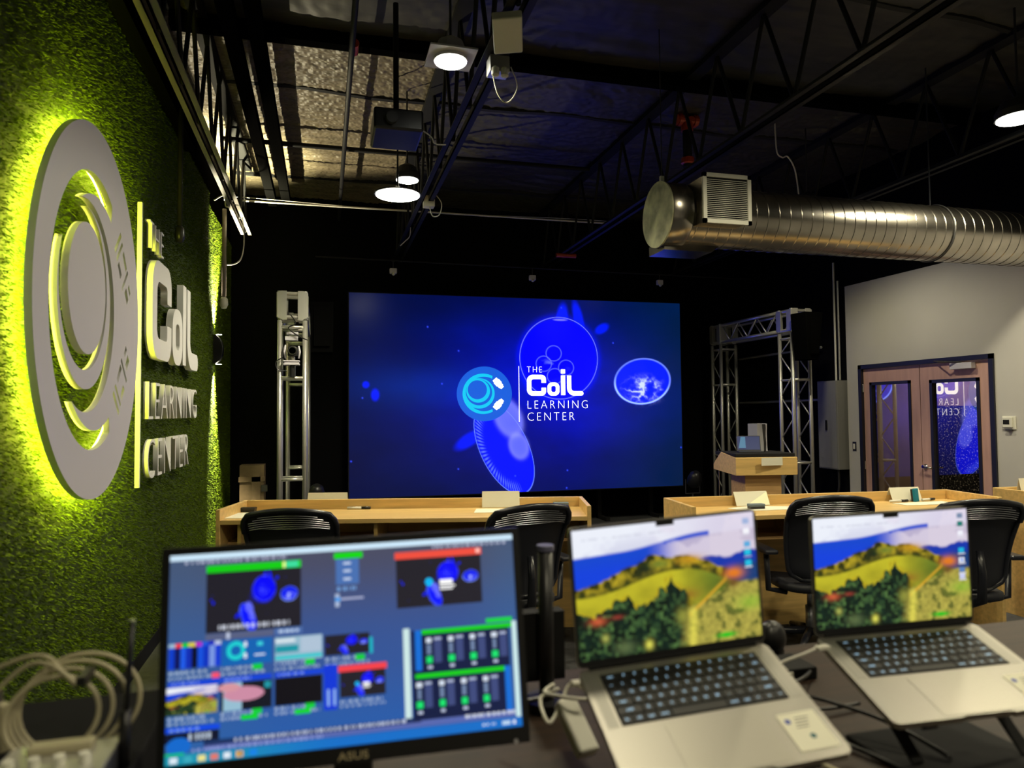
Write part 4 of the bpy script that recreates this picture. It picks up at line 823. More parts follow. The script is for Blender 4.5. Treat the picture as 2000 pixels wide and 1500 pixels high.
# --- monitor
def monfrm():
    O = Vector((.040, 1.141, 1.242)); yw, ti, ro = radians(-4.89), radians(8.26), radians(1.30)
    a = Vector((cos(yw), sin(yw), 0)); b = Vector((-sin(yw), cos(yw), 0)); L = b*sin(ti)+up*cos(ti)
    a2 = a*cos(ro)+L*sin(ro); L2 = L*cos(ro)-a*sin(ro); return frame(O, a2, L2, a2.cross(L2))
def ui_img(nx, ny):
    U, V = np.meshgrid(np.linspace(0, 1, nx), np.linspace(0, 1, ny)); img = np.zeros((ny, nx, 3))
    g1, g2, g3 = lin((74, 76, 98)), lin((52, 84, 150)), lin((38, 92, 170))
    t_ = sst(.0, .55, V)[..., None]; q_ = sst(.5, 1, V)[..., None]; img[:] = (g1*(1-t_)+g2*t_)*(1-q_)+g3*q_
    ed = (sst(.35, 0, U)+sst(.8, 1, U))[..., None]*.35; img[:] = img*(1-ed)+lin((60, 105, 150))*ed
    def R(x0, y0, x1, y1, c, a=1.): 
        m = (U >= x0) & (U <= x1) & (V >= y0) & (V <= y1); img[m] = img[m]*(1-a)+lin(c)*a
    jj = jelly_img(200, 112); jl = jelly_img(200, 112, True)
    def pic(x0, y0, x1, y1, src, dark=True):
        m = (U >= x0) & (U <= x1) & (V >= y0) & (V <= y1); uu_ = ((U[m]-x0)/(x1-x0)*(src.shape[1]-1)).astype(int); vv_ = ((V[m]-y0)/(y1-y0)*(src.shape[0]-1)).astype(int)
        s_ = np.clip(src[vv_, uu_], 0, 1).copy()
        if dark:
            k = np.clip((s_[:, 2:3]-.42)*4, 0, 1); s_ = s_*k+lin((32, 30, 40))*(1-k); 
        img[m] = s_
    def dashes(x0, y, x1, h, c, seed, d=.5):
        r = np.random.default_rng(seed); x = x0
        while x < x1: w_ = r.uniform(.004, .012); R(x, y, min(x+w_, x1), y+h, c, .85); x += w_+r.uniform(.003, .009)
    R(0, 0, 1, .028, (205, 232, 250)); dashes(.04, .036, .32, .014, (190, 195, 220), 1); dashes(.75, .036, .98, .012, (190, 195, 220), 2)
    R(.10, .062, .362, .098, (15, 205, 20)); R(.31, .066, .318, .095, (240, 255, 150)); R(.32, .066, .355, .095, (60, 220, 160))
    pic(.10, .098, .362, .398, jj); dashes(.134, .362, .33, .02, (215, 220, 235), 3); R(.1, .40, .285, .43, (88, 96, 130)); R(.155, .398, .165, .43, (190, 200, 225)); R(.288, .398, .365, .43, (78, 110, 170)); dashes(.30, .408, .355, .015, (200, 220, 245), 4)
    R(.458, .041, .54, .07, (10, 215, 15)); R(.463, .075, .53, .205, (72, 112, 178)); 
    for y in (.09, .13, .17): R(.485, y, .507, y+.012, (200, 215, 240))
    dashes(.465, .215, .53, .02, (120, 170, 230), 5); R(.459, .25, .472, .315, (170, 185, 215)); R(.459, .27, .475, .288, (60, 150, 230)); R(.475, .272, .543, .283, (165, 172, 205))
    R(.636, .060, .90, .095, (240, 78, 62)); R(.884, .064, .896, .088, (255, 190, 180)); pic(.64, .097, .897, .35, jl)
    # input tiles
    for i, c in enumerate(((160, 190, 210), (245, 60, 70), (20, 205, 30), (225, 210, 60), (190, 30, 200), (30, 90, 220), (10, 30, 190), (190, 200, 230))): R(.002+i*.0175, .432, .002+(i+1)*.0175, .452, c)
    for i in range(9): R(.002+i*.0155, .452, .002+(i+1)*.0155, .555, ((10, 60, 200), (10, 20, 90), (30, 90, 230), (15, 45, 180), (5, 10, 40), (20, 80, 220), (10, 50, 190), (120, 150, 225), (20, 60, 210))[i])
    R(.143, .44, .281, .56, (18, 98, 178)); q = np.sqrt(((U-.182)*1.78)**2+(V-.49)**2); m = (q > .025) & (q < .045); img[m] = lin((30, 210, 210)); R(.205, .45, .212, .475, (230, 240, 250)); R(.205, .505, .212, .53, (230, 240, 250)); R(.24, .455, .256, .475, (60, 210, 220)); R(.232, .515, .262, .523, (210, 225, 245))
    R(.288, .445, .421, .56, (150, 185, 205)); R(.29, .455, .345, .47, (225, 235, 240)); R(.29, .485, .355, .52, (25, 150, 165)); R(.29, .535, .42, .552, (20, 200, 205)); R(.36, .45, .418, .525, (175, 195, 215))
    pic(.428, .455, .556, .555, jj)
    R(.556, .48, .566, .56, (20, 180, 200))
    for k, x in enumerate((.004, .143, .288, .43)):
        dashes(x, .568, x+.10, .014, (170, 190, 215), 10+k); dashes(x, .592, x+.125, .013, (160, 180, 210), 20+k); 
        if k: R(x+.085, .562, x+.112, .588, (15, 205, 60))
        if k < 3: R(x, .613, x+.138, .640, (15, 65, 215)); dashes(x+.01, .622, x+.08, .01, (150, 180, 240), 30+k)
        if k < 3: dashes(x, .782, x+.10, .014, (170, 190, 215), 40+k); dashes(x, .805, x+.125, .013, (160, 180, 210), 50+k)
        if k in (1, 2): R(x+.085, .775, x+.112, .80, (15, 205, 60)); R(x+.055, .80, x+.1, .823, (15, 215, 40))
    R(.118, .585, .138, .612, (250, 80, 110))
    pic(.0, .642, .134, .772, wall_img(120, 80), False)
    R(.142, .642, .281, .775, (18, 22, 34)); R(.15, .642, .2, .775, (150, 190, 210))
    q = ((U-.205)/.055)**2+((V-.70)/.035)**2; img[q < 1] = lin((205, 140, 165)); q = ((U-.165)/.03)**2+((V-.665)/.02)**2; img[q < 1] = lin((215, 150, 160)); R(.26, .65, .278, .68, (30, 150, 165))
    R(.288, .642, .42, .775, (12, 10, 20)); R(.425, .6, .463, .82, (12, 55, 215)); R(.435, .72, .44, .80, (150, 190, 240)); R(.452, .72, .457, .80, (150, 190, 240))
    R(.465, .612, .605, .642, (245, 65, 75)); pic(.47, .643, .60, .768, jl); dashes(.47, .782, .59, .014, (170, 190, 215), 60); dashes(.47, .803, .6, .012, (160, 180, 210), 61)
    R(.0, .83, .141, .852, (12, 70, 230)); dashes(.01, .836, .09, .01, (150, 190, 240), 62)
    q = ((U-.035)/.032)**2+((V-.915)/.04)**2; R(.0, .855, .14, .90, (14, 20, 45)); img[q < 1] = lin((20, 105, 205)); dashes(.06, .862, .12, .03, (200, 215, 235), 63); R(.0, .945, .05, .962, (20, 200, 60))
    # mixer
    R(.905, .440, .985, .462, (15, 215, 60)); R(.655, .455, .673, .90, (205, 232, 230)); R(.983, .46, .998, .95, (205, 235, 235)); R(.678, .468, .972, .93, (14, 26, 66)); R(.69, .468, .708, .672, (15, 110, 215)); R(.955, .69, .972, .93, (15, 110, 215))
    R(.710, .468, .983, .492, (20, 208, 25)); R(.688, .69, .955, .712, (20, 208, 25))
    for row, y0 in enumerate((.51, .73)):
        for k in range(4):
            x = (.722, .69)[row]+k*.066
            R(x, y0, x+.016, y0+.025, (215, 225, 240)); R(x+.002, y0+.035, x+.014, y0+.085, (110, 130, 165)); R(x, y0+.095, x+.018, y0+.128, (20, 225, 110)); R(x+.024, y0, x+.045, y0+.014, (170, 180, 210)); R(x+.024, y0+.018, x+.046, y0+.13, (62, 74, 125)); R(x+.003, y0+.142, x+.017, y0+.158, (190, 200, 225))
    R(.1, .918, .98, .948, (88, 104, 175)); R(.1, .90, .70, .925, (14, 26, 66), .8); dashes(.18, .903, .66, .018, (200, 210, 235), 70); dashes(.07, .935, .42, .014, (150, 165, 220), 71); dashes(.83, .915, .98, .018, (225, 230, 240), 72)
    R(0, .955, 1, 1, (18, 110, 200)); tq = sst(.5, 0, U)[..., None]; m = V > .955; img[m] = img[m]*(1-tq[m])+lin((30, 150, 175))*tq[m]
    for x, c in ((.012, (220, 235, 245)), (.05, (60, 170, 190)), (.085, (235, 225, 140)), (.118, (225, 120, 110)), (.152, (225, 235, 245)), (.185, (235, 180, 90)), (.222, (20, 130, 230))): R(x, .965, x+.02, .993, c)
    R(.193, .972, .2, .986, (60, 60, 90)); dashes(.88, .968, .92, .01, (220, 235, 250), 73); R(.94, .965, .965, .985, (190, 215, 240)); R(.972, .966, .98, .984, (240, 245, 255))
    return np.clip(img, 0, 1)
def wall_img(nx, ny, icons=0):
    U, V = np.meshgrid(np.linspace(0, 1, nx), np.linspace(0, 1, ny)); img = np.zeros((ny, nx, 3)); A = 1.35
    n1 = fbm(U*A, V*1.2, 6, 31); n2 = fbm(U*A*1.2, V, 18, 41); n3 = fbm(U*A, V, 38, 51, 3); fine = fbm(U*A, V*.28, 55, 61, 2)
    def put(m, c): 
        m = np.clip(m, 0, 1)[..., None]; c = np.broadcast_to(c, img.shape) if np.ndim(c) == 1 else c; img[:] = img*(1-m)+c*m
    put(np.ones_like(U), lin((236, 240, 250))); put(sst(.4, .9, U+.2*n1)*.7, lin((208, 196, 222))); put(sst(.5, .7, n1)*sst(.02, .2, V)*.5, lin((190, 190, 220)))
    r1 = .215-.06*sst(.25, .7, U)-.06*U; put(sst(r1-.008, r1+.012, V)*(U < .74), lin((12, 70, 205))); put(sst(.2, .36, V)*(U < .55)*.6, lin((10, 60, 230)))
    cl = sst(.48, .58, n1+.25*np.exp(-((V-.26-.1*(U-.7))/.08)**2))*sst(.38, .6, U)*sst(.42, .30, V); put(sst(r1+.02, r1+.05, V)*(U > .45)*sst(.45, .6, U)*.9, lin((196, 184, 206))); put(cl*.5, lin((232, 222, 236)))
    r2 = .29+.02*np.sin(U*18)+.05*(U < .75)*0+.04*n2-.02*np.exp(-((U-.75)/.05)**2); put(sst(r2, r2+.025, V)*sst(.62, .70, U), lin((14, 52, 170))); put(sst(r2+.06, r2+.14, V)*sst(.7, .8, U), lin((18, 60, 120)))
    # ridge trees
    ht = .47-.14*np.exp(-((U-.34)/.22)**2)-.15*np.exp(-((U-.62)/.19)**2)-.05*np.exp(-((U-.42)/.05)**2)+.03*(n2-.5)+.02*(n3-.5)
    tree = sst(ht-.006, ht+.006, V)*(U < .86-.0*U)*sst(.86, .80, U+.1*(V-.35)*0)
    tc = lin((58, 62, 18))*(1-n3[..., None])*1.2+lin((205, 180, 40))*n3[..., None]*sst(.35, .65, n2)[..., None]; put(tree, tc); dk = np.exp(-(((U-.38)/.05)**2+((V-.36)/.06)**2)); put(dk*.9, lin((20, 34, 20)))
    put(np.exp(-(((U-.46)/.05)**2+((V-.33)/.03)**2))*.8, lin((92, 122, 44))); put(np.exp(-(((U-.62)/.07)**2+((V-.32)/.035)**2))*(.5+n3)*.9, lin((200, 150, 30)))
    # meadow hill
    hm = .52-.12*sst(0, .55, U)+.16*sst(.6, 1.0, U)-.0*U+.012*np.sin(U*9)
    mc = lin((182, 174, 38))*(1-sst(.5, .8, U)[..., None])+lin((98, 120, 36))*sst(.5, .8, U)[..., None]; mc = mc*(.65+.7*n1[..., None]); put(sst(hm-.004, hm+.010, V), mc)
    put(np.exp(-((V-hm+.012)/.012)**2)*.6*(U < .7), lin((60, 70, 20))); put(np.exp(-(((U-.56)/.10)**2+((V-.60)/.05)**2))*.8, lin((150, 90, 34)))
    # lower yellow trees and dark forest
    hf = .66+.08*(n2-.5)*2+.05*np.sin(U*21)-.10*np.exp(-((U-.48)/.13)**2); yel = sst(hf-.07, hf-.03, V)*(U < .62)*sst(.40, .6, n3+.12); put(yel, lin((190, 170, 30))*(.7+.5*fine[..., None]))
    fc = lin((14, 40, 30))*(1-fine[..., None])*1.1+lin((78, 112, 58))*fine[..., None]*sst(.45, .75, n3)[..., None]*1.3; sp = .055*np.abs(np.sin(U*52+5*n1))**.8*(.4+n2); put(sst(hf-sp, hf-sp+.012, V)*sst(.66, .60, U+.04*n2), fc)
    put(np.exp(-(((U-.105)/.04)**2+((V-.715)/.03)**2))*.95, lin((205, 92, 56))); put(np.exp(-(((U-.21)/.03)**2+((V-.70)/.015)**2))*.7, lin((170, 60, 50)))
    # right slope
    hr = .60-.10*sst(.6, .95, U); rs = sst(.56, .64, U+.10*(V-.6)+.02*(n2-.5))*sst(hr+.03, hr+.06, V-(.82-U)*.25*(U < .82)); rc = lin((170, 160, 70))*(.6+.8*n3[..., None]); rc = rc*(1-.75*sst(.55, .66, n2)[..., None])+lin((50, 70, 24))*.75*sst(.55, .66, n2)[..., None]; put(rs, rc)
    put(sst(.95, 1.05, U*.6+V*.55)*.0, lin((80, 180, 40))); put(np.exp(-(((U-.95)/.08)**2+((V-.72+.0)/.06)**2))*.5, lin((120, 190, 40))); put(np.exp(-(((V-.74+(U-.62)*1.15)/.013)**2))*(U > .60)*(U < .82)*.9, lin((228, 172, 44)))
    put(np.exp(-(((U-.865)/.05)**2+((V-.475)/.045)**2))*1.2, lin((226, 122, 34))); put(np.exp(-(((U-.86)/.04)**2+((V-.55)/.04)**2))*.8, lin((110, 66, 36)))
    put(np.exp(-(((U-.62+.05*(V-.8))/.035)**2)*2.2)*sst(.68, .74, V)*(.6+.6*n3), lin((222, 212, 84))); put(np.exp(-(((U-.56)/.03)**2+((V-.76)/.06)**2))*.7, lin((160, 160, 62)))
    put(np.exp(-(((U-.80)/.055)**2+((V-.955)/.022)**2)*1.4)*1.3, lin((20, 190, 30))); put(np.exp(-(((U-.37)/.02)**2+((V-.945)/.035)**2)), lin((225, 222, 90))); put(np.exp(-(((U-.14)/.018)**2+((V-.85)/.03)**2)), lin((170, 176, 84))); put(np.exp(-(((U-.24)/.05)**2+((V-.94)/.05)**2))*.6, lin((110, 130, 80)))
    put(((U > .05) & (U < .55) & (V > .075) & (V < .088))*.25*sst(.4, .6, fbm(U, V, 50, 77)), lin((110, 110, 150)))
    def R(x0, y0, x1, y1, c): img[(U >= x0) & (U <= x1) & (V >= y0) & (V <= y1)] = lin(c)
    if icons == 1:
        for y, c in ((.05, (160, 180, 220)), (.13, (245, 245, 252)), (.235, (90, 170, 220)), (.30, (30, 190, 225)), (.385, (30, 190, 225))): R(.935, y, .972, y+.045, c); R(.932, y+.052, .975, y+.06, (225, 225, 235))
    elif icons == 2:
        for y, c in ((.04, (120, 140, 170)), (.115, (20, 120, 110)), (.20, (240, 240, 250)), (.36, (20, 180, 220)), (.45, (235, 240, 250)), (.54, (90, 130, 190)), (.60, (200, 205, 240))): R(.935, y, .972, y+.045, c); R(.930, y+.052, .978, y+.062, (225, 225, 235))
        R(.948, .46, .96, .485, (40, 110, 220))
    return np.clip(img, 0, 1)
mon = thing('desktop_monitor', (0, 0, 0), 'black desktop monitor showing video mixing software, lower left', 'monitor', mtx=monfrm())
MW, MH = .531, .299
grid_screen('display', 640, 360, ui_img(640, 360), screenmat('monitor_display', 1.0, .25), Matrix.Translation((0, 0, .001)), mon, MW, MH)
mb = MB(); bz = .011
mb.span((-MW/2-bz, MH/2, -.02), (MW/2+bz, MH/2+bz, .004)).span((-MW/2-bz, -MH/2-.024, -.02), (MW/2+bz, -MH/2, .004)).span((-MW/2-bz, -MH/2, -.02), (-MW/2, MH/2, .004)).span((MW/2, -MH/2, -.02), (MW/2+bz, MH/2, .004))
mb.build('bezel', M_BLACKGL, mon)
MB().span((-MW/2, -MH/2, -.035), (MW/2, MH/2, -.002)).build('rear_shell', MB_BLACK, mon)
text_mesh('maker_name', 'ASUS', .02, .001, mat('badge_gold', (.6, .5, .3), .4), Matrix.Translation((-.02, -MH/2-.019, .0045)), mon, w=.045, h=.011)
MB().span((-.03, -.285, -.075), (.03, -.02, -.04)).build('neck', M_BLACKGL, mon, bevel=.005)
ft = MB().span((-.13, -.10, 0), (.13, .10, .012)).build('foot', M_BLACKGL, None, bevel=.004); ft.parent = mon; ft.matrix_world = Matrix.Translation((.04, 1.14, TZ+.001))
MB().cyl((MW/2-.012, -MH/2-.02, .004), (MW/2-.012, -MH/2-.02, .006), .003).build('power_light', M_SIGN, mon)

# --- laptops
KR = [(['esc']+['']*12, [1.0]*13+[1.0]), ]
ROWS = ["`1234567890-=\u2190", "\u21e5QWERTYUIOP[]\\", "\u21eaASDFGHJKL;'\u21b5", "\u21e7ZXCVBNM,./\u21e7"]
def lapfrm(O, yw, bp, br):
    yw, bp, br = map(radians, (yw, bp, br)); a = Vector((cos(yw), sin(yw), 0)); b = Vector((-sin(yw), cos(yw), 0)); k = up.copy()
    a, k = a*cos(br)+k*sin(br), k*cos(br)-a*sin(br); b, k = b*cos(bp)+k*sin(bp), k*cos(bp)-b*sin(bp); return frame(Vector(O), a, b, k)
def legend_mesh(ch, w_):
    cu = bpy.data.curves.new('k', 'FONT'); cu.body = ch; cu.size = .0075; cu.align_x = 'CENTER'; cu.align_y = 'CENTER'; cu.resolution_u = 1; cu.offset = .0002
    t_ = bpy.data.objects.new('tmp', cu); COL.objects.link(t_); me = bpy.data.meshes.new_from_object(t_.evaluated_get(bpy.context.evaluated_depsgraph_get())); bpy.data.objects.remove(t_)
    mb = MB(); w2 = w_/2
    mb.add([(-w2, -.0075, 0), (w2, -.0075, 0), (w2, .0075, 0), (-w2, .0075, 0), (-w2+.0006, -.0069, .0012), (w2-.0006, -.0069, .0012), (w2-.0006, .0069, .0012), (-w2+.0006, .0069, .0012)],
           [(0, 3, 2, 1), (4, 5, 6, 7), (0, 1, 5, 4), (1, 2, 6, 5), (2, 3, 7, 6), (3, 0, 4, 7)]).m(1)
    mb.add([(v.co.x, v.co.y, .0016) for v in me.vertices], [tuple(p.vertices) for p in me.polygons]); return mb
def make_laptop(mtx, lean, icons, label, img):
    t = thing('laptop', (0, 0, 0), label, 'laptop', mtx=mtx); W, D = .356, .248; T = .011
    pl = rrect(-W/2, -D, W/2, 0, .013, 6); i0 = [i for i, (x, y) in enumerate(pl) if y < -D+1e-5]
    out = []
    for j, (x, y) in enumerate(pl):
        out.append((x, y))
        if abs(y+D) < 1e-6 and x < 0 and len(out) and j < len(pl)-1 and pl[j+1][0] > 0: out += [(-.05, -D), (-.045, -D+.003), (.045, -D+.003), (.05, -D)]
    MB().prism(out, (0, 0, -T), (1, 0, 0), (0, 1, 0), (0, 0, T)).build('base_case', M_ALUL, t)
    kb = MB().span((-.145, -.130, -.0005), (.145, -.018, .0008)).build('keyboard', MB_BLACK, t)
    def row(chars, widths, y, gap=.0022):
        tot = .286; u_ = (tot-gap*(len(chars)-1))/sum(widths); x = -.143
        for c, w_ in zip(chars, widths):
            kw = u_*w_; o = legend_mesh(c, kw).build('key', [M_KEY, M_LEG], kb); o.location = (x+kw/2, y, .0012); x += kw+gap
    row(['esc']+['F']*12+['o'], [1.5]+[1]*12+[1], -.0275)
    row(list("~1234567890-=")+['del'], [1]*13+[1.5], -.0462); row(['tab']+list("QWERTYUIOP[]\\"), [1.5]+[1]*13, -.0648)
    row(['caps']+list("ASDFGHJKL;'")+['ret'], [1.75]+[1]*11+[1.75], -.0834); row(['shift']+list("ZXCVBNM,./")+['shift'], [2.3]+[1]*10+[2.3], -.1020)
    row(['fn', 'ctl', 'opt', 'cmd', ' ', 'cmd', 'opt', '<', 'v', '>'], [1, 1, 1, 1.25, 5.2, 1.25, 1, 1, 1, 1], -.1206)
    MB().prism(rrect(-.08, -D+.006, .08, -.139, .005, 4), (0, 0, .0001), (1, 0, 0), (0, 1, 0), (0, 0, .0006)).build('trackpad', mat('trackpad', (.355, .34, .30), .4, .85), t)
    for s_ in (-1, 1): MB().span((s_*.150, -.130, .0001), (s_*.168, -.018, .0005)).build('speaker_grille', mat('grille_grey', (.32, .31, .28), .5, .8), t)
    MB().cyl((-W/2+.02, .002, .001), (W/2-.02, .002, .001), .005, n=12).build('hinge', MB_BLACK, t)
    st = MB().prism(rrect(.100, -.232, .166, -.160, .003, 4), (0, 0, .0002), (1, 0, 0), (0, 1, 0), (0, 0, .0008)).build('sticker', M_PAPER, t); st['label'] = 'cream sticker with small blue and green marks'
    MB().cyl((.112, -.176, .001), (.112, -.176, .0013), .005).build('sticker_mark', mat('sticker_blue', (.05, .08, .4), .6), st); MB().cyl((.136, -.208, .001), (.136, -.208, .0013), .005).build('sticker_mark', mat('sticker_green', (.02, .12, .14), .6), st)
    for k in range(4): MB().span((.126-.002*k, -.172-.006*k, .001), (.15-.003*k, -.1705-.006*k, .0012)).build('sticker_mark', M_DARK, st)
    # lid, its own frame: X right, Y up along the lid, Z toward the user
    le = radians(lean); Lv = Vector((0, sin(le), cos(le))); Zv = Vector((1, 0, 0)).cross(Lv); lm = frame(Vector((0, 0, .002)), Vector((1, 0, 0)), Lv, Zv)
    lid = MB().prism(rrect(-W/2, 0, W/2, .243, .010, 6), (0, 0, -.005), (1, 0, 0), (0, 1, 0), (0, 0, .004)).build('lid', M_ALUL, t); lid.matrix_local = lm
    MB().prism(rrect(-W/2+.0015, .002, W/2-.0015, .2415, .009, 6), (0, 0, -.001), (1, 0, 0), (0, 1, 0), (0, 0, .0012)).build('screen_bezel', M_BLACKGL, lid)
    sw, sh = W-.011, .243-.018
    grid_screen('display', 300, 200, img, screenmat('laptop_display_%d' % icons, 1.0, .3), Matrix.Translation((0, .0135+sh/2, .0008)), lid, sw, sh)
    MB().span((-.017, .243-.012, .0006), (.017, .2415, .0016)).build('camera_notch', M_BLACKGL, lid)
    return t
lm1 = lapfrm((.601, 1.148, 1.163), -3.65, 21.2, 3.64); lm2 = lapfrm((1.143, 1.217, 1.141), -7.7, 16.86, 2.06)
make_laptop(lm1, 20.7, 1, 'open silver laptop nearer the monitor, hillside wallpaper and cream sticker', wall_img(300, 200, 1))
make_laptop(lm2, 15.6, 2, 'open silver laptop at the right edge, hillside wallpaper, tilted on a stand', wall_img(300, 200, 2))
def stand(lm, label):
    t = thing('laptop_stand', (lm.translation.x, lm.translation.y, TZ), label, 'laptop stand')
    inv = Matrix.Translation(-Vector((lm.translation.x, lm.translation.y, TZ)))
    P = lambda x, y, z: inv@(lm@Vector((x, y, z)))
    def bar(a, b, w_, h_): 
        a = Vector(a); b = Vector(b); d = (b-a); L = d.length; q = d.to_track_quat('Y', 'Z').to_matrix(); return MB().box((a+b)/2, (w_, L, h_), q)
    for s_ in (-1, 1):
        bar(P(s_*.11, -.235, -.0145), P(s_*.11, .015, -.0145), .03, .005).build('support_arm', MB_BLACK, t)
        p = P(s_*.11, -.02, -.018); bar(p, Vector((p.x, p.y-.16, .012)), .024, .006).build('leg', MB_BLACK, t)
        MB().box(P(s_*.11, -.244, -.012), (.03, .006, .012)).build('front_stop', MB_BLACK, t)
    c = P(0, -.1, 0); MB().span((c.x-.14, c.y-.13, .001), (c.x+.14, c.y+.07, .010)).build('base_plate', MB_BLACK, t, bevel=.003)
stand(lm1, 'black folding stand under the laptop nearer the monitor'); stand(lm2, 'black folding stand under the right-hand laptop')

# --- pole, adapters, cables, gear
t = thing('black_pole', (.475, 1.5, TZ), 'upright black pole with round cap between monitor and laptop', 'pole')
MB().cyl((0, 0, 0), (0, 0, .345), .017, n=20).build('shaft', M_BLACKGL, t, smooth=True); MB().lathe([(.017, .34), (.02, .342), (.02, .352), (.0185, .354)], (0, 0, 0), 24).build('cap', mat('cap_grey', (.12, .12, .2), .4), t); MB().cyl((0, 0, 0), (0, 0, .02), .05, n=24).build('clamp_base', M_BLACKGL, t)
MB().span((-.05, .02, .05), (.05, .06, .20)).build('bracket', MB_BLACK, t)
t = thing('power_adapter', (.452, 1.26, TZ), 'cream laptop power adapter with coiled lead left of the first laptop', 'power adapter')
q = Matrix.Rotation(radians(12), 3, 'Z')@Matrix.Rotation(radians(38), 3, 'X')
bx = MB().box((0, -.01, .065), (.042, .105, .026), q).build('brick', M_WHITE, t, bevel=.006, seg=3)
MB().tube(spline2d([(-.01, .06, .11), (-.05, .05, .10), (-.05, .0, .075), (-.02, .02, .095), (.01, .05, .12), (.035, .03, .115)]), .0035, 8).tube(spline2d([(-.02, .06, .12), (-.045, .04, .115), (-.02, .01, .115), (.02, .0, .11), (.04, .02, .105)]), .0035, 8).build('lead', M_CABLEW, t, smooth=True)
MB().box((.025, .04, .125), (.03, .02, .008)).build('plug', M_CABLEW, t, bevel=.002)
tag(MB().tube(spline2d([(.33, 1.38, 1.03), (.38, 1.33, 1.04), (.43, 1.32, 1.05)]), .004, 8).build('black_cable', M_BLACKGL), 'black cable running from behind the monitor to the adapter', 'cable')
t = thing('usb_c_plug', (.955, 1.20, 1.125), 'white charging plug in the left side of the right-hand laptop', 'plug')
MB().box((-.012, -.01, .008), (.03, .014, .008), Matrix.Rotation(.1, 3, 'Z')).build('plug_body', M_CABLEW, t, bevel=.002)
MB().tube(spline2d([(-.025, -.01, .008), (-.05, -.005, -.002), (-.09, .01, -.02), (-.13, .03, -.05)]), .0028, 8).build('cord', M_CABLEW, t, smooth=True)
t = thing('desktop_device', (1.13, 1.62, TZ), 'dark rounded device between the two laptops', 'device')
MB().sphere((0, 0, .055), .038, 10, (1, .8, 1.15)).build('head', M_BLACKGL, t, smooth=True); MB().cyl((0, 0, 0), (0, 0, .03), .03).build('foot', M_BLACKGL, t)
t = thing('video_capture_box', (1.06, 1.52, TZ), 'small black box with red label and white port between the laptops', 'electronics box')
MB().span((-.09, -.05, 0), (.09, .05, .03)).build('case', MB_BLACK, t, bevel=.004); MB().span((-.05, -.054, .006), (-.01, -.05, .026)).build('red_label', mat('label_red', (.3, .05, .04), .5), t); MB().span((-.005, -.054, .008), (.02, -.05, .024)).build('white_port', M_WHITE, t)
MB().cyl((-.08, -.052, .018), (-.08, -.05, .018), .004).build('status_light', emitmat('status_red', (1, .05, .05), 3), t)
for k, (pts, lb) in enumerate((
    ([(.98, 1.46, .975), (.95, 1.36, .99), (1.0, 1.25, 1.0), (1.06, 1.15, .99), (1.10, 1.05, .965)], 'black cable looping under the right-hand laptop, leftmost'),
    ([(1.0, 1.47, .965), (.93, 1.42, .965), (.90, 1.3, .962), (.98, 1.12, .958), (1.02, .95, .956), (1.08, .8, .956)], 'black cable running toward the front edge of the table between the laptops'),
    ([(1.14, 1.48, .968), (1.05, 1.4, .985), (.97, 1.38, .975), (1.0, 1.3, .965), (1.12, 1.3, .962)], 'black cable bunched behind the right-hand laptop'))):
    tag(MB().tube(spline2d(pts), .004, 8).build('black_cable', M_BLACKGL, smooth=True), lb, 'cable')
tag(MB().tube(spline2d([(.86, 1.1, .965), (.90, .98, .958), (.86, .85, .957), (.95, .72, .957)]), .005, 8).build('white_cable', M_CABLE, smooth=True), 'cream cable lying on the dark table right of the first laptop', 'cable')

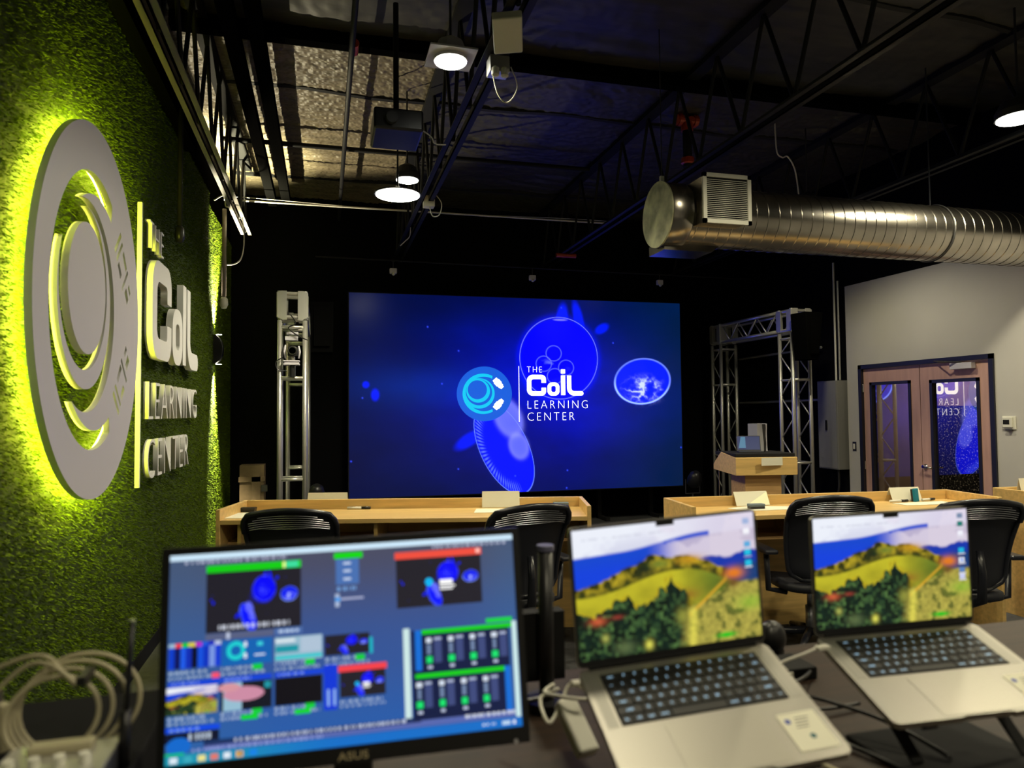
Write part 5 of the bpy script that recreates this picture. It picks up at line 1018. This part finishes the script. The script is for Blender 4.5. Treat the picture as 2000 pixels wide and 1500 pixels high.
# --- equipment case with gear, lower left
t = thing('equipment_case', (-.60, 1.15, 0), 'black equipment case in the lower left corner carrying cables and gear', 'case')
MB().span((-.30, -.35, 0), (.34, .28, 1.10)).build('body', mat('case_dark', (.010, .010, .011), .9, spec=.1), t, bevel=.006)
t = thing('wireless_antenna', (-.275, 1.13, 1.10), 'thin black upright antenna left of the monitor', 'antenna')
MB().cyl((0, 0, 0), (.003, 0, .08), .0085, .007, n=14).build('base_sleeve', M_BLACKGL, t, smooth=True); MB().cyl((.003, 0, .08), (.010, .0, .203), .0042, .0035, n=12).build('whip', M_BLACKGL, t, smooth=True); MB().cyl((.010, 0, .203), (.010, 0, .206), .004, n=12).build('tip', M_CHROME, t)
t = thing('cable_coil', (-.365, 1.16, 1.102), 'loose coil of cream cable standing in the lower left corner', 'cable coil')
mb = MB()
for k in range(4):
    r_ = .052+.006*k; cy = .014*k; pts = [(-.01+.008*k+r_*1.15*cos(a), cy+.02*sin(a), .068+r_*.95*sin(a)) for a in np.linspace(0, 2*pi, 49)[:-1]]
    mb.tube(pts, .0034, 8, True)
mb.build('loops', M_CABLE, t, smooth=True)
MB().tube(spline2d([(.02, .0, .11), (-.02, .02, .135), (-.06, .03, .13), (-.12, .02, .07)]), .0034, 8).tube(spline2d([(-.01, .03, .125), (-.03, .03, .145), (-.07, .04, .14), (-.14, .05, .11)]), .0034, 8).build('loose_end', M_CABLE, t, smooth=True)
mb = MB(); mb.box((.03, .01, .118), (.012, .05, .012)).build('cable_tie', M_BLACKGL, t)
t = thing('audio_interface', (-.37, 1.10, 1.102), 'silver and white box with knobs beneath the cable coil', 'electronics box')
MB().span((-.05, -.05, 0), (.09, .05, .03)).build('case', M_DARK, t, bevel=.003); MB().span((-.048, -.048, .03), (.088, .048, .034)).build('top_plate', M_ALU, t)
for k in range(4): MB().cyl((-.03+.03*k, -.02, .034), (-.03+.03*k, -.02, .046), .007, n=14).build('knob', M_WHITE, t)
MB().span((-.02, .01, .034), (.06, .035, .046)).build('white_label', M_CABLE, t, bevel=.003)
rr = random.Random(4)
for k in range(7):
    x = -.44-.022*k+rr.uniform(-.004, .004); y = 1.08+.1*(k % 2)+.12*rr.random(); h_ = rr.uniform(.03, .075)
    c = (M_WHITE, M_CABLE, M_ALU, M_WHITE, mat('orange_plastic', (.6, .2, .03), .5), M_CARD, M_CABLEW)[k]
    o = thing('cable_connector', (x, y, 1.102), ('white connector', 'cream connector', 'metal connector', 'second white connector', 'orange connector', 'brown connector', 'pale connector')[k]+' among the jumbled plugs in the lower left corner', 'connector', rr.uniform(0, 3), 'jumbled plugs and connectors in the lower left corner')
    MB().span((-.014, -.008, 0), (.014, .008, h_)).build('shell', c, o, bevel=.003); MB().cyl((0, 0, h_), (0, 0, h_+.02), .004, n=10).build('tip', M_CHROME, o)
